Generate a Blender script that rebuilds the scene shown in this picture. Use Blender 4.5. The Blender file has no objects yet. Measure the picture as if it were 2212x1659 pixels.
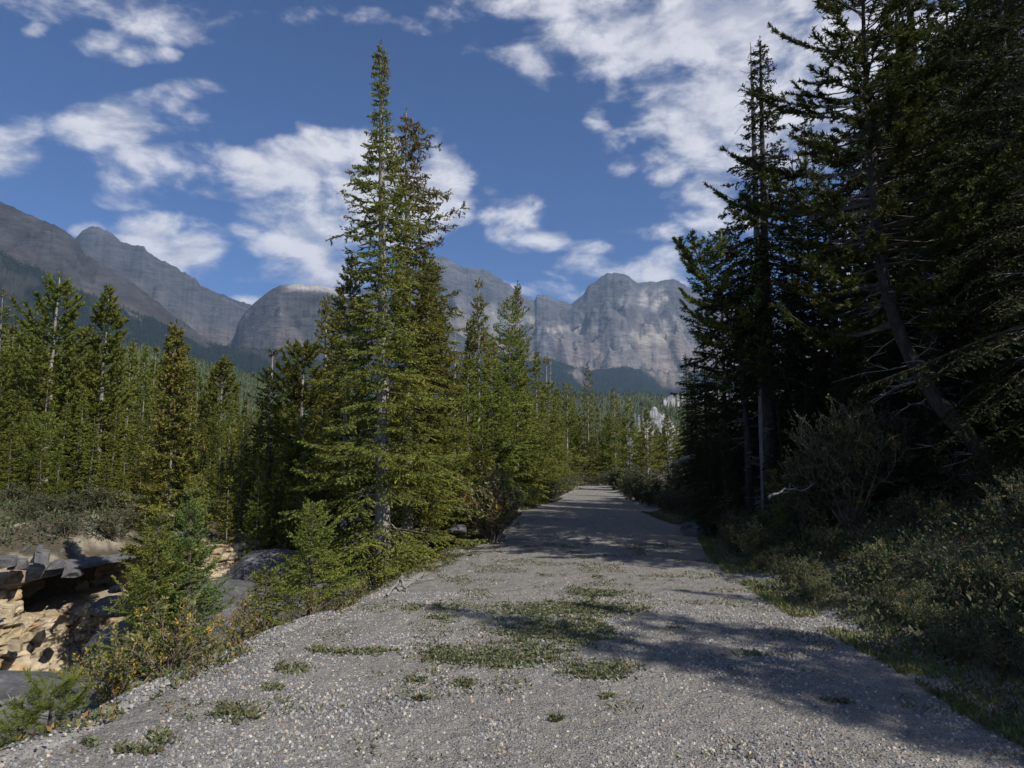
import bpy, math, random
import numpy as np

# ------------------------------------------------------------------ camera, sky, sun, exposure
SC = bpy.context.scene
COL = SC.collection
PITCH = math.radians(6.85)
CAMZ = 1.7
FPX = 1475.0                       # focal length in the pixels used for layout (2212 x 1659)
cam_d = bpy.data.cameras.new('camera')
cam_d.sensor_width = 36.0
cam_d.lens = 36.0 * FPX / 2212.0
cam_d.clip_start = 0.05
cam_d.clip_end = 60000.0
cam = bpy.data.objects.new('camera', cam_d)
COL.objects.link(cam)
cam.location = (0, 0, CAMZ)
cam.rotation_euler = (math.radians(90) + PITCH, 0, 0)
SC.camera = cam

SUN_EL = math.radians(43)
SUN_H = np.array([0.77, -0.64]); SUN_H /= np.linalg.norm(SUN_H)     # towards the sun, right and behind
sun_d = bpy.data.lights.new('sun', 'SUN')
sun_d.energy = 5.0
sun_d.angle = math.radians(0.5)
sun_d.color = (1.0, 0.945, 0.86)
sun = bpy.data.objects.new('sun', sun_d)
COL.objects.link(sun)
sun.rotation_euler = (math.pi/2 - SUN_EL, 0, math.atan2(SUN_H[0], -SUN_H[1]))
sun.location = (20, -20, 30)

def ratios(px, py):
    """direction through a layout pixel as (x/y, z/y)"""
    px = np.asarray(px, float); py = np.asarray(py, float)
    xc = (px - 1106.0) / FPX; yc = (829.5 - py) / FPX
    dy = math.cos(PITCH) - yc * math.sin(PITCH)
    dz = math.sin(PITCH) + yc * math.cos(PITCH)
    return xc / dy, dz / dy
def at(px, py, Y):
    a, s = ratios(px, py)
    return np.array([a * Y, Y, CAMZ + s * Y])
def onground(px, py, z=0.0):
    a, s = ratios(px, py)
    Y = (z - CAMZ) / s
    return a * Y, Y

world = bpy.data.worlds.new('World')
SC.world = world
world.use_nodes = True
wn = world.node_tree.nodes; wl = world.node_tree.links
for n in list(wn): wn.remove(n)
w_out = wn.new('ShaderNodeOutputWorld'); w_bg = wn.new('ShaderNodeBackground')
w_bg.inputs['Strength'].default_value = 0.09
wl.new(w_bg.outputs[0], w_out.inputs[0])
sky = wn.new('ShaderNodeTexSky'); sky.sky_type = 'NISHITA'; sky.sun_disc = False
sky.sun_elevation = SUN_EL; sky.sun_rotation = math.atan2(SUN_H[0], SUN_H[1])
sky.altitude = 1800; sky.air_density = 1.0; sky.dust_density = 0.25; sky.ozone_density = 2.2

def wmath(op, a, b=None, c=None, clamp=False):
    n = wn.new('ShaderNodeMath'); n.operation = op; n.use_clamp = clamp
    for i, v in enumerate((a, b, c)):
        if v is None: continue
        if isinstance(v, (int, float)): n.inputs[i].default_value = v
        else: wl.new(v, n.inputs[i])
    return n.outputs[0]
tc = wn.new('ShaderNodeTexCoord')
sep = wn.new('ShaderNodeSeparateXYZ'); wl.new(tc.outputs['Generated'], sep.inputs[0])
ysafe = wmath('MAXIMUM', sep.outputs[1], 0.02)
ra = wmath('DIVIDE', sep.outputs[0], ysafe); rs = wmath('DIVIDE', sep.outputs[2], ysafe)
comb = wn.new('ShaderNodeCombineXYZ'); wl.new(ra, comb.inputs[0]); wl.new(rs, comb.inputs[1])
def wnoise(vec, scale, detail, rough, offs=(0, 0, 0), dist=0.0):
    m = wn.new('ShaderNodeMapping'); m.inputs['Scale'].default_value = (1, 1, 1.9); m.inputs['Location'].default_value = offs
    wl.new(vec, m.inputs[0])
    n = wn.new('ShaderNodeTexNoise'); n.inputs['Scale'].default_value = scale; n.inputs['Detail'].default_value = detail
    n.inputs['Roughness'].default_value = rough; n.inputs['Distortion'].default_value = dist
    wl.new(m.outputs[0], n.inputs['Vector'])
    return n.outputs['Fac'], n
# cloud banks: centre and half-size in layout pixels, weight  (a direction in the sky for each)
BLOBS = [(1560,60,420,160,1.3),(1620,210,240,140,1.3),(1680,330,110,70,1.0),(1900,420,150,300,.9),(1700,330,260,110,.9),(1400,10,480,60,.9),(1150,-10,300,40,.6),(1620,330,150,80,.8),
 (1430,362,80,38,.75),(1900,150,300,300,.9),(1700,-150,700,200,.9),(1570,480,70,34,.6),(1540,560,110,30,.6),(1400,590,90,30,.95),
 (720,345,150,62,1.25),(600,375,200,52,1.15),(780,430,140,95,1.3),(700,470,150,90,1.3),(650,540,130,62,1.25),(720,590,90,42,1.15),
 (930,410,80,100,1.3),(880,470,85,95,1.3),(560,500,60,30,.7),
 (290,250,120,58,.95),(190,270,120,50,.85),(35,290,80,62,.9),(60,330,90,45,.8),(330,365,150,58,.95),(270,410,90,40,.7),(440,400,80,30,.55),
 (140,180,52,34,.8),(405,190,66,24,.7),(215,95,60,30,.65),(290,120,60,22,.65),(355,122,34,18,.6),(380,45,115,46,.8),(230,0,170,40,.65),(75,70,26,16,.5),
 (325,508,95,45,1.2),(400,538,100,50,1.3),(440,560,55,34,.9),(195,492,40,16,.8),
 (1110,470,62,48,.85),(1180,520,70,26,.75),(1262,533,62,18,.75),(1255,575,64,32,.85),(1395,500,66,18,.7),(1290,262,32,28,.7),(1330,305,50,22,.55),
 (1150,628,95,20,1.0),(1250,640,70,14,.7),(545,650,50,14,.85),(530,598,30,12,.6),(585,592,34,18,.65),(790,38,60,26,.6),(680,30,80,26,.35),(1070,412,26,12,.55),
 (1550,430,60,14,.5),(1200,20,200,30,.5)]
bias = None
for (cx, cy, rx, ry, wgt) in BLOBS:
    a0, s0 = ratios(cx, cy)
    a1, _ = ratios(cx + rx, cy); _, s1 = ratios(cx, cy - ry)
    ia = 1 / (a1 - a0); iss = 1 / (s1 - s0)
    vm = wn.new('ShaderNodeVectorMath'); vm.operation = 'MULTIPLY_ADD'
    wl.new(comb.outputs[0], vm.inputs[0]); vm.inputs[1].default_value = (ia, iss, 0); vm.inputs[2].default_value = (-a0*ia, -s0*iss, 0)
    ln = wn.new('ShaderNodeVectorMath'); ln.operation = 'DOT_PRODUCT'; wl.new(vm.outputs[0], ln.inputs[0]); wl.new(vm.outputs[0], ln.inputs[1])
    v = wmath('MULTIPLY_ADD', ln.outputs['Value'], -0.55*wgt, wgt*0.92)
    bias = v if bias is None else wmath('SMOOTH_MAX', bias, v, 0.12)
front = wmath('MULTIPLY', wmath('SUBTRACT', sep.outputs[1], 0.12), 6.0, clamp=True)
bigN, _ = wnoise(tc.outputs['Generated'], 2.3, 2.0, 0.5, (3, 1, 2))
back = wmath('MULTIPLY_ADD', bigN, 3.4, -1.5)
biasf = wmath('ADD', wmath('MULTIPLY', wmath('MAXIMUM', bias, -0.7), front), wmath('MULTIPLY', back, wmath('SUBTRACT', 1.0, front)))
n1, _ = wnoise(tc.outputs['Generated'], 10., 11.0, 0.58, (.4, .2, .1), 0.2)
n1b, _ = wnoise(tc.outputs['Generated'], 10., 7.0, 0.56, (.4 - .012, .2, .1 - .03), 0.2)
dens = wmath('ADD', biasf, wmath('MULTIPLY_ADD', n1, 3.9, -2.15))
alpha = wn.new('ShaderNodeMapRange'); alpha.interpolation_type = 'SMOOTHSTEP'
wl.new(dens, alpha.inputs[0]); alpha.inputs[1].default_value = -0.10; alpha.inputs[2].default_value = 1.05
thick = wn.new('ShaderNodeMapRange'); wl.new(dens, thick.inputs[0]); thick.inputs[1].default_value = 0.25; thick.inputs[2].default_value = 1.1
lit = wmath('MULTIPLY_ADD', wmath('SUBTRACT', n1, n1b), 6.0, 0.60, clamp=True)
n2, _ = wnoise(tc.outputs['Generated'], 9.0, 5.0, 0.55, (5, 5, 5))
br = wmath('ADD', wmath('MULTIPLY', lit, 0.55), wmath('MULTIPLY', n2, 0.6))
br = wmath('SUBTRACT', br, wmath('MULTIPLY', thick.outputs[0], 0.12), clamp=True)
ramp = wn.new('ShaderNodeMix'); ramp.data_type = 'RGBA'
CLOUD_HI = (8.9, 8.8, 9.1, 1); CLOUD_LO = (3.6, 3.8, 4.9, 1)
wl.new(br, ramp.inputs['Factor']); ramp.inputs[6].default_value = CLOUD_LO; ramp.inputs[7].default_value = CLOUD_HI
skyg = wn.new('ShaderNodeMix'); skyg.data_type = 'RGBA'; skyg.blend_type = 'MULTIPLY'; skyg.inputs['Factor'].default_value = 1
wl.new(sky.outputs[0], skyg.inputs[6]); skyg.inputs[7].default_value = (0.40, 0.60, 0.90, 1)
mixc = wn.new('ShaderNodeMix'); mixc.data_type = 'RGBA'
hor = wmath('MULTIPLY', wmath('ADD', sep.outputs[2], 0.02), 20.0, clamp=True)
wl.new(wmath('MULTIPLY', wmath('MULTIPLY', alpha.outputs[0], 0.94), hor), mixc.inputs['Factor'])
wl.new(skyg.outputs[2], mixc.inputs[6]); wl.new(ramp.outputs[2], mixc.inputs[7])
wl.new(mixc.outputs[2], w_bg.inputs['Color'])
world.cycles.sampling_method = 'MANUAL'; world.cycles.sample_map_resolution = 512

SC.view_settings.view_transform = 'Standard'
SC.view_settings.look = 'None'
SC.view_settings.gamma = 1
SC.view_settings.exposure = 0.28
SC.view_settings.use_curve_mapping = False
SC.cycles.max_bounces = 6
SC.cycles.diffuse_bounces = 3
SC.cycles.transmission_bounces = 2
SC.cycles.transparent_max_bounces = 4
SC.cycles.volume_bounces = 0
SC.cycles.use_adaptive_sampling = True
SC.cycles.adaptive_threshold = 0.02

# ------------------------------------------------------------------ numeric helpers
def hash2(ix, iy, seed=0):
    h = (ix.astype(np.int64) * 374761393 + iy.astype(np.int64) * 668265263 + seed * 982451653) & 0xffffffff
    h = ((h ^ (h >> 13)) * 1274126177) & 0xffffffff
    h = ((h ^ (h >> 16)) * 2246822519) & 0xffffffff
    return ((h ^ (h >> 15)) & 0xffffff) / float(0xffffff)
def vnoise(x, y, seed=0):
    x = np.asarray(x, float); y = np.asarray(y, float)
    ix = np.floor(x); iy = np.floor(y); fx = x - ix; fy = y - iy
    fx = fx*fx*(3-2*fx); fy = fy*fy*(3-2*fy)
    a = hash2(ix, iy, seed); b = hash2(ix+1, iy, seed); c = hash2(ix, iy+1, seed); d = hash2(ix+1, iy+1, seed)
    return (a*(1-fx)+b*fx)*(1-fy) + (c*(1-fx)+d*fx)*fy
def fbm(x, y, oct=5, seed=0, rough=0.5):
    s = 0; amp = 1; tot = 0
    for i in range(oct):
        s = s + amp*vnoise(np.asarray(x)*2**i + 17.3*i, np.asarray(y)*2**i - 9.1*i, seed+i); tot += amp; amp *= rough
    return s/tot
def ridged(x, y, oct=4, seed=0, rough=0.5):
    s = 0; amp = 1; tot = 0
    for i in range(oct):
        s = s + amp*(1-np.abs(2*vnoise(np.asarray(x)*2**i + 5.3*i, np.asarray(y)*2**i + 3.1*i, seed+i)-1)); tot += amp; amp *= rough
    return s/tot
def worley(x, y, seed=0, jit=0.9):
    x = np.asarray(x, float); y = np.asarray(y, float)
    ix = np.floor(x); iy = np.floor(y)
    f1 = np.full(x.shape, 9.); f2 = np.full(x.shape, 9.); cid = np.zeros(x.shape)
    for dx in (-1, 0, 1):
        for dy in (-1, 0, 1):
            jx = ix+dx; jy = iy+dy
            px = jx+.5+jit*(hash2(jx, jy, seed)-.5); py = jy+.5+jit*(hash2(jx, jy, seed+7)-.5)
            d = np.maximum(np.abs(px-x), np.abs(py-y))*.6 + .4*np.hypot(px-x, py-y)
            c = hash2(jx, jy, seed+31)
            m = d < f1
            f2 = np.where(m, f1, np.minimum(f2, d)); cid = np.where(m, c, cid); f1 = np.where(m, d, f1)
    return f1, f2, cid
def sstep(a, b, x):
    t = np.clip((x-a)/(b-a), 0, 1); return t*t*(3-2*t)
def unit(v):
    return v/np.maximum(np.linalg.norm(v, axis=-1, keepdims=True), 1e-9)

def link(name, me, parent=None):
    o = bpy.data.objects.new(name, me); COL.objects.link(o)
    if parent is not None: o.parent = parent
    return o
def mesh(name, V, F, mat=None, attrs=None, smooth=False):
    """V (n,3), F (m,k) with k = 3 or 4"""
    me = bpy.data.meshes.new(name)
    V = np.ascontiguousarray(V, np.float32); F = np.ascontiguousarray(F, np.int32)
    m, k = F.shape
    me.vertices.add(len(V)); me.vertices.foreach_set('co', V.ravel())
    me.loops.add(m*k); me.loops.foreach_set('vertex_index', F.ravel())
    me.polygons.add(m); me.polygons.foreach_set('loop_start', np.arange(0, m*k, k, dtype=np.int32))
    try: me.polygons.foreach_set('loop_total', np.full(m, k, np.int32))
    except Exception: pass
    if smooth: me.polygons.foreach_set('use_smooth', np.ones(m, bool))
    else: me.polygons.foreach_set('use_smooth', np.zeros(m, bool))
    for an, av in (attrs or {}).items():
        av = np.asarray(av, np.float32)
        if av.ndim == 1:
            at_ = me.attributes.new(an, 'FLOAT', 'POINT'); at_.data.foreach_set('value', av)
        else:
            at_ = me.attributes.new(an, 'FLOAT_COLOR', 'POINT')
            if av.shape[1] == 3: av = np.concatenate([av, np.ones((len(av), 1), np.float32)], 1)
            at_.data.foreach_set('color', np.ascontiguousarray(av).ravel())
    me.update(calc_edges=True)
    if mat: me.materials.append(mat)
    return me
def gridfaces(nr, nc):
    i = np.arange(nr-1)[:, None]*nc + np.arange(nc-1)[None, :]
    return np.stack([i, i+1, i+nc+1, i+nc], -1).reshape(-1, 4)
USED = {}
def tag(o, label=None, cat=None, group=None, kind=None):
    if label: o['label'] = label
    if cat: o['category'] = cat
    if group: o['group'] = group
    if kind: o['kind'] = kind
    return o
def empty(name, loc, label, cat, group=None):
    o = bpy.data.objects.new(name, None); COL.objects.link(o); o.location = loc
    o.empty_display_size = 0.2
    return tag(o, label, cat, group)

# ------------------------------------------------------------------ materials
def newmat(name):
    m = bpy.data.materials.new(name); m.use_nodes = True
    nt = m.node_tree
    for n in list(nt.nodes): nt.nodes.remove(n)
    out = nt.nodes.new('ShaderNodeOutputMaterial')
    return m, nt, out
def nd(nt, t, **kw):
    n = nt.nodes.new(t)
    for k, v in kw.items():
        if k.startswith('i_'): n.inputs[k[2:].replace('_', ' ')].default_value = v
        else: setattr(n, k, v)
    return n
def mixrgb(nt, fac, a, b, blend='MIX'):
    n = nt.nodes.new('ShaderNodeMix'); n.data_type = 'RGBA'; n.blend_type = blend
    for idx, v in ((0, fac), (6, a), (7, b)):
        if isinstance(v, (int, float)): n.inputs[idx].default_value = v
        elif isinstance(v, tuple): n.inputs[idx].default_value = v if len(v) == 4 else (*v, 1)
        else: nt.links.new(v, n.inputs[idx])
    return n.outputs[2]
def noise(nt, scale, detail=4, rough=.55, vec=None, dist=0.):
    n = nd(nt, 'ShaderNodeTexNoise'); n.inputs['Scale'].default_value = scale; n.inputs['Detail'].default_value = detail
    n.inputs['Roughness'].default_value = rough; n.inputs['Distortion'].default_value = dist
    if vec is not None: nt.links.new(vec, n.inputs['Vector'])
    return n.outputs['Fac']
def rng_map(nt, v, a, b, c=0., d=1.):
    n = nd(nt, 'ShaderNodeMapRange'); nt.links.new(v, n.inputs[0])
    for i, q in enumerate((a, b, c, d)): n.inputs[1+i].default_value = q
    return n.outputs[0]
def attr(nt, name, out='Fac'):
    n = nd(nt, 'ShaderNodeAttribute', attribute_name=name); return n.outputs[out]
def needle_mat(name, dark, light, tip, trans=.25):
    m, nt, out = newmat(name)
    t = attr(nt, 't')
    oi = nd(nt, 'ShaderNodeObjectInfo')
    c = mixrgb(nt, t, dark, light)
    geo = nd(nt, 'ShaderNodeTexCoord')
    nz = noise(nt, 1.6, 2, .5, geo.outputs['Object'])
    c = mixrgb(nt, rng_map(nt, nz, .45, .72, 0, .75), c, tip)
    hs = nd(nt, 'ShaderNodeHueSaturation'); nt.links.new(c, hs.inputs['Color'])
    nt.links.new(rng_map(nt, oi.outputs['Random'], 0, 1, .478, .515), hs.inputs['Hue'])
    nt.links.new(rng_map(nt, oi.outputs['Random'], 0, 1, .8, 1.15), hs.inputs['Value'])
    p = nd(nt, 'ShaderNodeBsdfPrincipled'); p.inputs['Roughness'].default_value = .62
    p.inputs['Specular IOR Level'].default_value = .12
    nt.links.new(hs.outputs[0], p.inputs['Base Color'])
    tr = nd(nt, 'ShaderNodeBsdfTranslucent'); nt.links.new(hs.outputs[0], tr.inputs[0])
    mx = nd(nt, 'ShaderNodeMixShader'); mx.inputs[0].default_value = trans
    nt.links.new(p.outputs[0], mx.inputs[1]); nt.links.new(tr.outputs[0], mx.inputs[2])
    nt.links.new(mx.outputs[0], out.inputs[0])
    return m
def rough_mat(name, c1, c2, scale=3., bump=.4, bscale=14., rough=.9, stretch=(1, 1, 1), c3=None, dist=.02, spec=.3, coord='Object'):
    m, nt, out = newmat(name)
    tc = nd(nt, 'ShaderNodeTexCoord'); mp = nd(nt, 'ShaderNodeMapping'); mp.inputs['Scale'].default_value = stretch
    nt.links.new(tc.outputs[coord], mp.inputs[0])
    n1 = noise(nt, scale, 6, .6, mp.outputs[0]); n2 = noise(nt, bscale, 6, .65, mp.outputs[0])
    c = mixrgb(nt, rng_map(nt, n1, .35, .65), c1, c2)
    if c3: c = mixrgb(nt, rng_map(nt, n2, .55, .7, 0, .8), c, c3)
    p = nd(nt, 'ShaderNodeBsdfPrincipled'); p.inputs['Roughness'].default_value = rough; p.inputs['Specular IOR Level'].default_value = spec
    nt.links.new(c, p.inputs['Base Color'])
    b = nd(nt, 'ShaderNodeBump'); b.inputs['Strength'].default_value = bump; b.inputs['Distance'].default_value = dist
    nt.links.new(n2, b.inputs['Height']); nt.links.new(b.outputs[0], p.inputs['Normal'])
    nt.links.new(p.outputs[0], out.inputs[0])
    return m
def attr_mat(name, rough=.9, vary=.25, scale=20., bump=0., dist=.02, trans=0., spec=.3, stretch=(1, 1, 1), detail=6):
    """colour from the mesh attribute Col, varied by noise"""
    m, nt, out = newmat(name)
    tc = nd(nt, 'ShaderNodeTexCoord'); mp = nd(nt, 'ShaderNodeMapping'); mp.inputs['Scale'].default_value = stretch
    nt.links.new(tc.outputs['Object'], mp.inputs[0])
    n1 = noise(nt, scale, detail, .62, mp.outputs[0])
    c = attr(nt, 'Col', 'Color')
    k = rng_map(nt, n1, .3, .7, 1-vary, 1+vary)
    c = mixrgb(nt, 1.0, c, k, 'MULTIPLY')
    p = nd(nt, 'ShaderNodeBsdfPrincipled'); p.inputs['Roughness'].default_value = rough; p.inputs['Specular IOR Level'].default_value = spec
    nt.links.new(c, p.inputs['Base Color'])
    if bump:
        b = nd(nt, 'ShaderNodeBump'); b.inputs['Strength'].default_value = bump; b.inputs['Distance'].default_value = dist
        nt.links.new(n1, b.inputs['Height']); nt.links.new(b.outputs[0], p.inputs['Normal'])
    if trans:
        tr = nd(nt, 'ShaderNodeBsdfTranslucent'); nt.links.new(c, tr.inputs[0])
        mx = nd(nt, 'ShaderNodeMixShader'); mx.inputs[0].default_value = trans
        nt.links.new(p.outputs[0], mx.inputs[1]); nt.links.new(tr.outputs[0], mx.inputs[2]); nt.links.new(mx.outputs[0], out.inputs[0])
    else: nt.links.new(p.outputs[0], out.inputs[0])
    return m
M = {}
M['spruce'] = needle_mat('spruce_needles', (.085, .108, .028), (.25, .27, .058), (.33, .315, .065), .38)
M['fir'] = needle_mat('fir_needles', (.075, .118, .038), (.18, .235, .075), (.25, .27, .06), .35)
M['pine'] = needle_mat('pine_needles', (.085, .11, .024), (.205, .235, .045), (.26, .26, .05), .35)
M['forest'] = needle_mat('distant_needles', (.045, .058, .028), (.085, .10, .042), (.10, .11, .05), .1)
M['far_forest'] = needle_mat('mountain_forest_needles', (.016, .024, .018), (.030, .042, .028), (.03, .04, .03), .05)  # cloud shade over the slope painted in as a darker green
M['dark_spruce'] = needle_mat('shaded_spruce_needles', (.025, .036, .014), (.055, .07, .026), (.065, .075, .028))  # darker copy: right forest's shade put into colour; also the narrow dark spruce
M['dark_pine'] = needle_mat('shaded_pine_needles', (.035, .048, .015), (.085, .105, .026), (.10, .115, .028), .3)  # darker copy of the pine needles, shade painted into the green
M['bark'] = rough_mat('grey_bark', (.20, .185, .165), (.36, .34, .31), 9, .8, 40, stretch=(1, 1, .5), c3=(.09, .075, .06))
M['bark_dark'] = rough_mat('brown_bark', (.032, .028, .025), (.085, .075, .068), 8, .9, 30, stretch=(1, 1, .35), c3=(.04, .03, .025), dist=.04)
M['snag'] = rough_mat('weathered_wood', (.20, .19, .175), (.36, .345, .32), 9, .6, 40, stretch=(1, 1, .2), c3=(.15, .13, .11))
M['limb'] = rough_mat('branch_bark', (.055, .045, .035), (.12, .10, .085), 9, .2, 40)
M['cone'] = rough_mat('cones', (.11, .06, .032), (.19, .105, .05), 9, .2, 40)
M['leaf'] = attr_mat('shrub_leaves', .6, .2, 8, trans=.3, spec=.25)
M['stem'] = rough_mat('shrub_stems', (.13, .09, .07), (.24, .19, .15), 9, .2, 40)
M['stones'] = attr_mat('loose_stones', .85, .25, 60, .3, .004)
M['rock'] = rough_mat('dark_limestone', (.058, .058, .062), (.145, .143, .145), 2.2, 1.0, 7, c3=(.25, .25, .25), dist=.09, stretch=(.6, .6, 1.8))
M['tanrock'] = attr_mat('weathered_limestone', .95, .3, 9, .9, .05)
M['mount'] = attr_mat('mountain_rock', 1., .38, .010, 1.0, 30., stretch=(1, 1, 3), spec=.1, detail=9)
M['hill'] = attr_mat('wooded_slope', 1., .35, .02, .6, 8., spec=.05, detail=8)

# ------------------------------------------------------------------ the ground
_L = [(-420,1830),(0,1640),(200,1560),(430,1445),(640,1350),(760,1305),(860,1268),(975,1205),(1030,1170),(1075,1140),(1130,1102),(1200,1082),(1254,1054)]
_R = [(2600,1740),(2212,1560),(2000,1440),(1760,1325),(1640,1255),(1570,1205),(1530,1150),(1410,1110),(1345,1077),(1312,1052)]
_l = np.array([onground(*p) for p in _L]); _r = np.array([onground(*p) for p in _R])
def xL(y): return np.interp(y, np.r_[-30, _l[:, 1], 90], np.r_[-3.6, _l[:, 0], 8.0])
def xR(y): return np.interp(y, np.r_[-30, _r[:, 1], 90], np.r_[3.6, _r[:, 0], 12.0])
CL = np.array([(-20., 6.5), (-11.5, 8.6), (-8.1, 10.9), (-7.6, 12.3), (-6.6, 13.6), (-5.2, 14.9), (-3.8, 17.)])     # foot line of the far bank
def bankside(x, y):
    """signed distance behind the far bank's line (positive = beyond the gully)"""
    yy = np.interp(x, CL[:, 0], CL[:, 1]); return (y - yy)*.85
def bank_top(x, y):
    far = bankside(x, y)
    return -.02 + .95*sstep(-.2, 4.2, far) + .25*sstep(4, 30, far) + (fbm(x*.35, y*.35, 4, 3)-.5)*.3+(fbm(x*1.7, y*1.7, 4, 9)-.5)*.10
def H(x, y):
    x = np.asarray(x, float); y = np.asarray(y, float)
    n = fbm(x*.35, y*.35, 4, 3)-.5
    n2 = fbm(x*1.7, y*1.7, 4, 9)-.5
    dl = xL(y)-x; dr = x-xR(y)
    z = np.zeros_like(x)
    # left: gravel shoulder, gully, far bank
    k = sstep(30, 15, y)
    g = -.75*sstep(0, 1.6, dl) - 1.9*sstep(1.8, 4.6, dl)
    far = bankside(x, y)
    top = -.02 + .95*sstep(-.2, 4.2, far) + .25*sstep(4, 30, far)
    g2 = g + (top-g)*sstep(1.15, 1.6, far)
    # toward the big spruce the gully closes
    close = sstep(9.5, 13.5, y)*sstep(-6.5, -4.0, x)
    g2 = g2*(1-close) + close*(-.30*sstep(0, 1.2, dl) - .25*sstep(1., 4., dl))
    back = sstep(-4, -14, y); g2 = g2*(1-back) + back*(-.6*sstep(0, 2, dl))
    left_far = -.25*sstep(0, 2, dl) + .5*sstep(3, 25, dl)
    zl = g2*k + left_far*(1-k)
    z = np.where(dl > 0, zl + (n*.3+n2*.10)*sstep(.2, 1.6, dl), z)
    # right: bank
    zr = .10*sstep(0, .5, dr) + 1.25*sstep(.4, 4.6, dr) + .13*np.clip(dr-4, 0, 60)
    z = np.where(dr > 0, zr + (n*.5+n2*.14)*sstep(.2, 1.6, dr), z)
    inside = (dl <= 0) & (dr <= 0)
    z = np.where(inside, z + .05*(fbm(x*.5, y*.5, 3, 21)-.5), z)
    # long way off: level valley floor
    r = np.hypot(x, y)
    z = z*sstep(170, 90, r) - 7*sstep(60, 260, y)*sstep(0, 100, r) 
    return z
def Hs(x, y): return float(H(np.array([x]), np.array([y]))[0])

def axis(lo, hi, step, far, n):
    mid = np.arange(lo, hi+1e-6, step)
    g = np.geomspace(step, far-abs(hi), n); g2 = np.geomspace(step, far-abs(lo), n)
    return np.r_[lo-g2[::-1], mid, hi+g]
gx = axis(-13, 9, .15, 9000, 45); gx = np.unique(np.r_[gx[gx < 9], np.arange(9, 17, .35), gx[gx > 17], np.arange(-30, -13, .6)])
gy = axis(-2, 24, .15, 9000, 45); gy = np.unique(np.r_[gy[gy < 24], np.arange(24, 72, .5), gy[gy > 72]])
GX, GY = np.meshgrid(gx, gy)
GZ = H(GX, GY)
ins = (GX > xL(GY)+.12) & (GX < xR(GY)-.12) & (GY < 62) & (GY > -30)
GZ = GZ - .07*ins
m, nt, out = newmat('forest_floor')
tcn = nd(nt, 'ShaderNodeTexCoord'); v = tcn.outputs['Object']
n1 = noise(nt, 1.1, 6, .6, v); n2 = noise(nt, 7, 6, .65, v); n3 = noise(nt, 45, 4, .6, v)
c = mixrgb(nt, rng_map(nt, n1, .38, .62), (.075, .058, .038), (.055, .062, .028))
c = mixrgb(nt, rng_map(nt, n2, .5, .68, 0, .85), c, (.115, .10, .075))
c = mixrgb(nt, rng_map(nt, n3, .55, .7, 0, .6), c, (.16, .145, .12))
gr = attr(nt, 'grit'); c = mixrgb(nt, gr, c, mixrgb(nt, rng_map(nt, n3, .35, .65), (.15, .14, .13), (.34, .32, .285)))
p = nd(nt, 'ShaderNodeBsdfPrincipled'); p.inputs['Roughness'].default_value = .95; nt.links.new(c, p.inputs['Base Color'])
b = nd(nt, 'ShaderNodeBump'); b.inputs['Strength'].default_value = 1; b.inputs['Distance'].default_value = .03; nt.links.new(n2, b.inputs['Height'])
b2 = nd(nt, 'ShaderNodeBump'); b2.inputs['Strength'].default_value = .8; b2.inputs['Distance'].default_value = .01; nt.links.new(n3, b2.inputs['Height']); nt.links.new(b.outputs[0], b2.inputs['Normal'])
nt.links.new(b2.outputs[0], p.inputs['Normal']); nt.links.new(p.outputs[0], out.inputs[0])
M['floor'] = m
dl = xL(GY)-GX
grit = sstep(1.5, .2, dl + .9*(fbm(GX*1.3, GY*1.3, 3, 5)-.5))*(dl > -1)*(GX < (xL(GY)+xR(GY))/2) + sstep(.5, .0, (GX-xR(GY)) + .6*(fbm(GX*1.3, GY*1.3, 3, 5)-.5))*(GX > (xL(GY)+xR(GY))/2)
grit = np.maximum(grit, ((bankside(GX, GY) < .8)*(dl > 2.2)*(GY > 4)*(GY < 16)*.75))
o = link('ground', mesh('ground', np.stack([GX, GY, GZ], -1).reshape(-1, 3), gridfaces(*GX.shape), M['floor'], {'grit': np.clip(grit, 0, 1).ravel()}, True))
tag(o, kind='structure')

# gravel pad and track
m, nt, out = newmat('gravel')
tcn = nd(nt, 'ShaderNodeTexCoord'); v = tcn.outputs['Object']
def vor(scale, feat='F1', rnd=1.):
    n = nd(nt, 'ShaderNodeTexVoronoi', feature=feat); n.inputs['Scale'].default_value = scale; n.inputs['Randomness'].default_value = rnd
    nt.links.new(v, n.inputs['Vector']); return n
v1 = vor(62); v2 = vor(27)
sepc = nd(nt, 'ShaderNodeSeparateColor'); nt.links.new(v1.outputs['Color'], sepc.inputs[0])
cr = nd(nt, 'ShaderNodeValToRGB'); nt.links.new(sepc.outputs[0], cr.inputs[0])
el = cr.color_ramp.elements; cr.color_ramp.interpolation = 'CONSTANT'
pal = [(0, (.13, .13, .138)), (.22, (.20, .20, .21)), (.45, (.26, .26, .275)), (.63, (.36, .345, .32)), (.78, (.44, .39, .31)), (.88, (.52, .50, .47)), (.96, (.46, .32, .2))]
el[0].position = 0; el[0].color = (*pal[0][1], 1); el[1].position = .22; el[1].color = (*pal[1][1], 1)
for q, cc in pal[2:]:
    e = el.new(q); e.color = (*cc, 1)
fine = noise(nt, 130, 4, .7, v); big = noise(nt, .9, 5, .6, v); mid = noise(nt, 4.5, 5, .6, v)
mpt = nd(nt, 'ShaderNodeMapping'); mpt.inputs['Scale'].default_value = (1.25, .10, 1); nt.links.new(v, mpt.inputs[0]); trk = noise(nt, 1.0, 4, .55, mpt.outputs[0])
silt = mixrgb(nt, rng_map(nt, fine, .3, .7), (.13, .125, .12), (.36, .335, .30))
c = mixrgb(nt, rng_map(nt, v1.outputs['Distance'], .0045*62/3, .0085*62/1.2, 0, .75), cr.outputs[0], silt)
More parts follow.
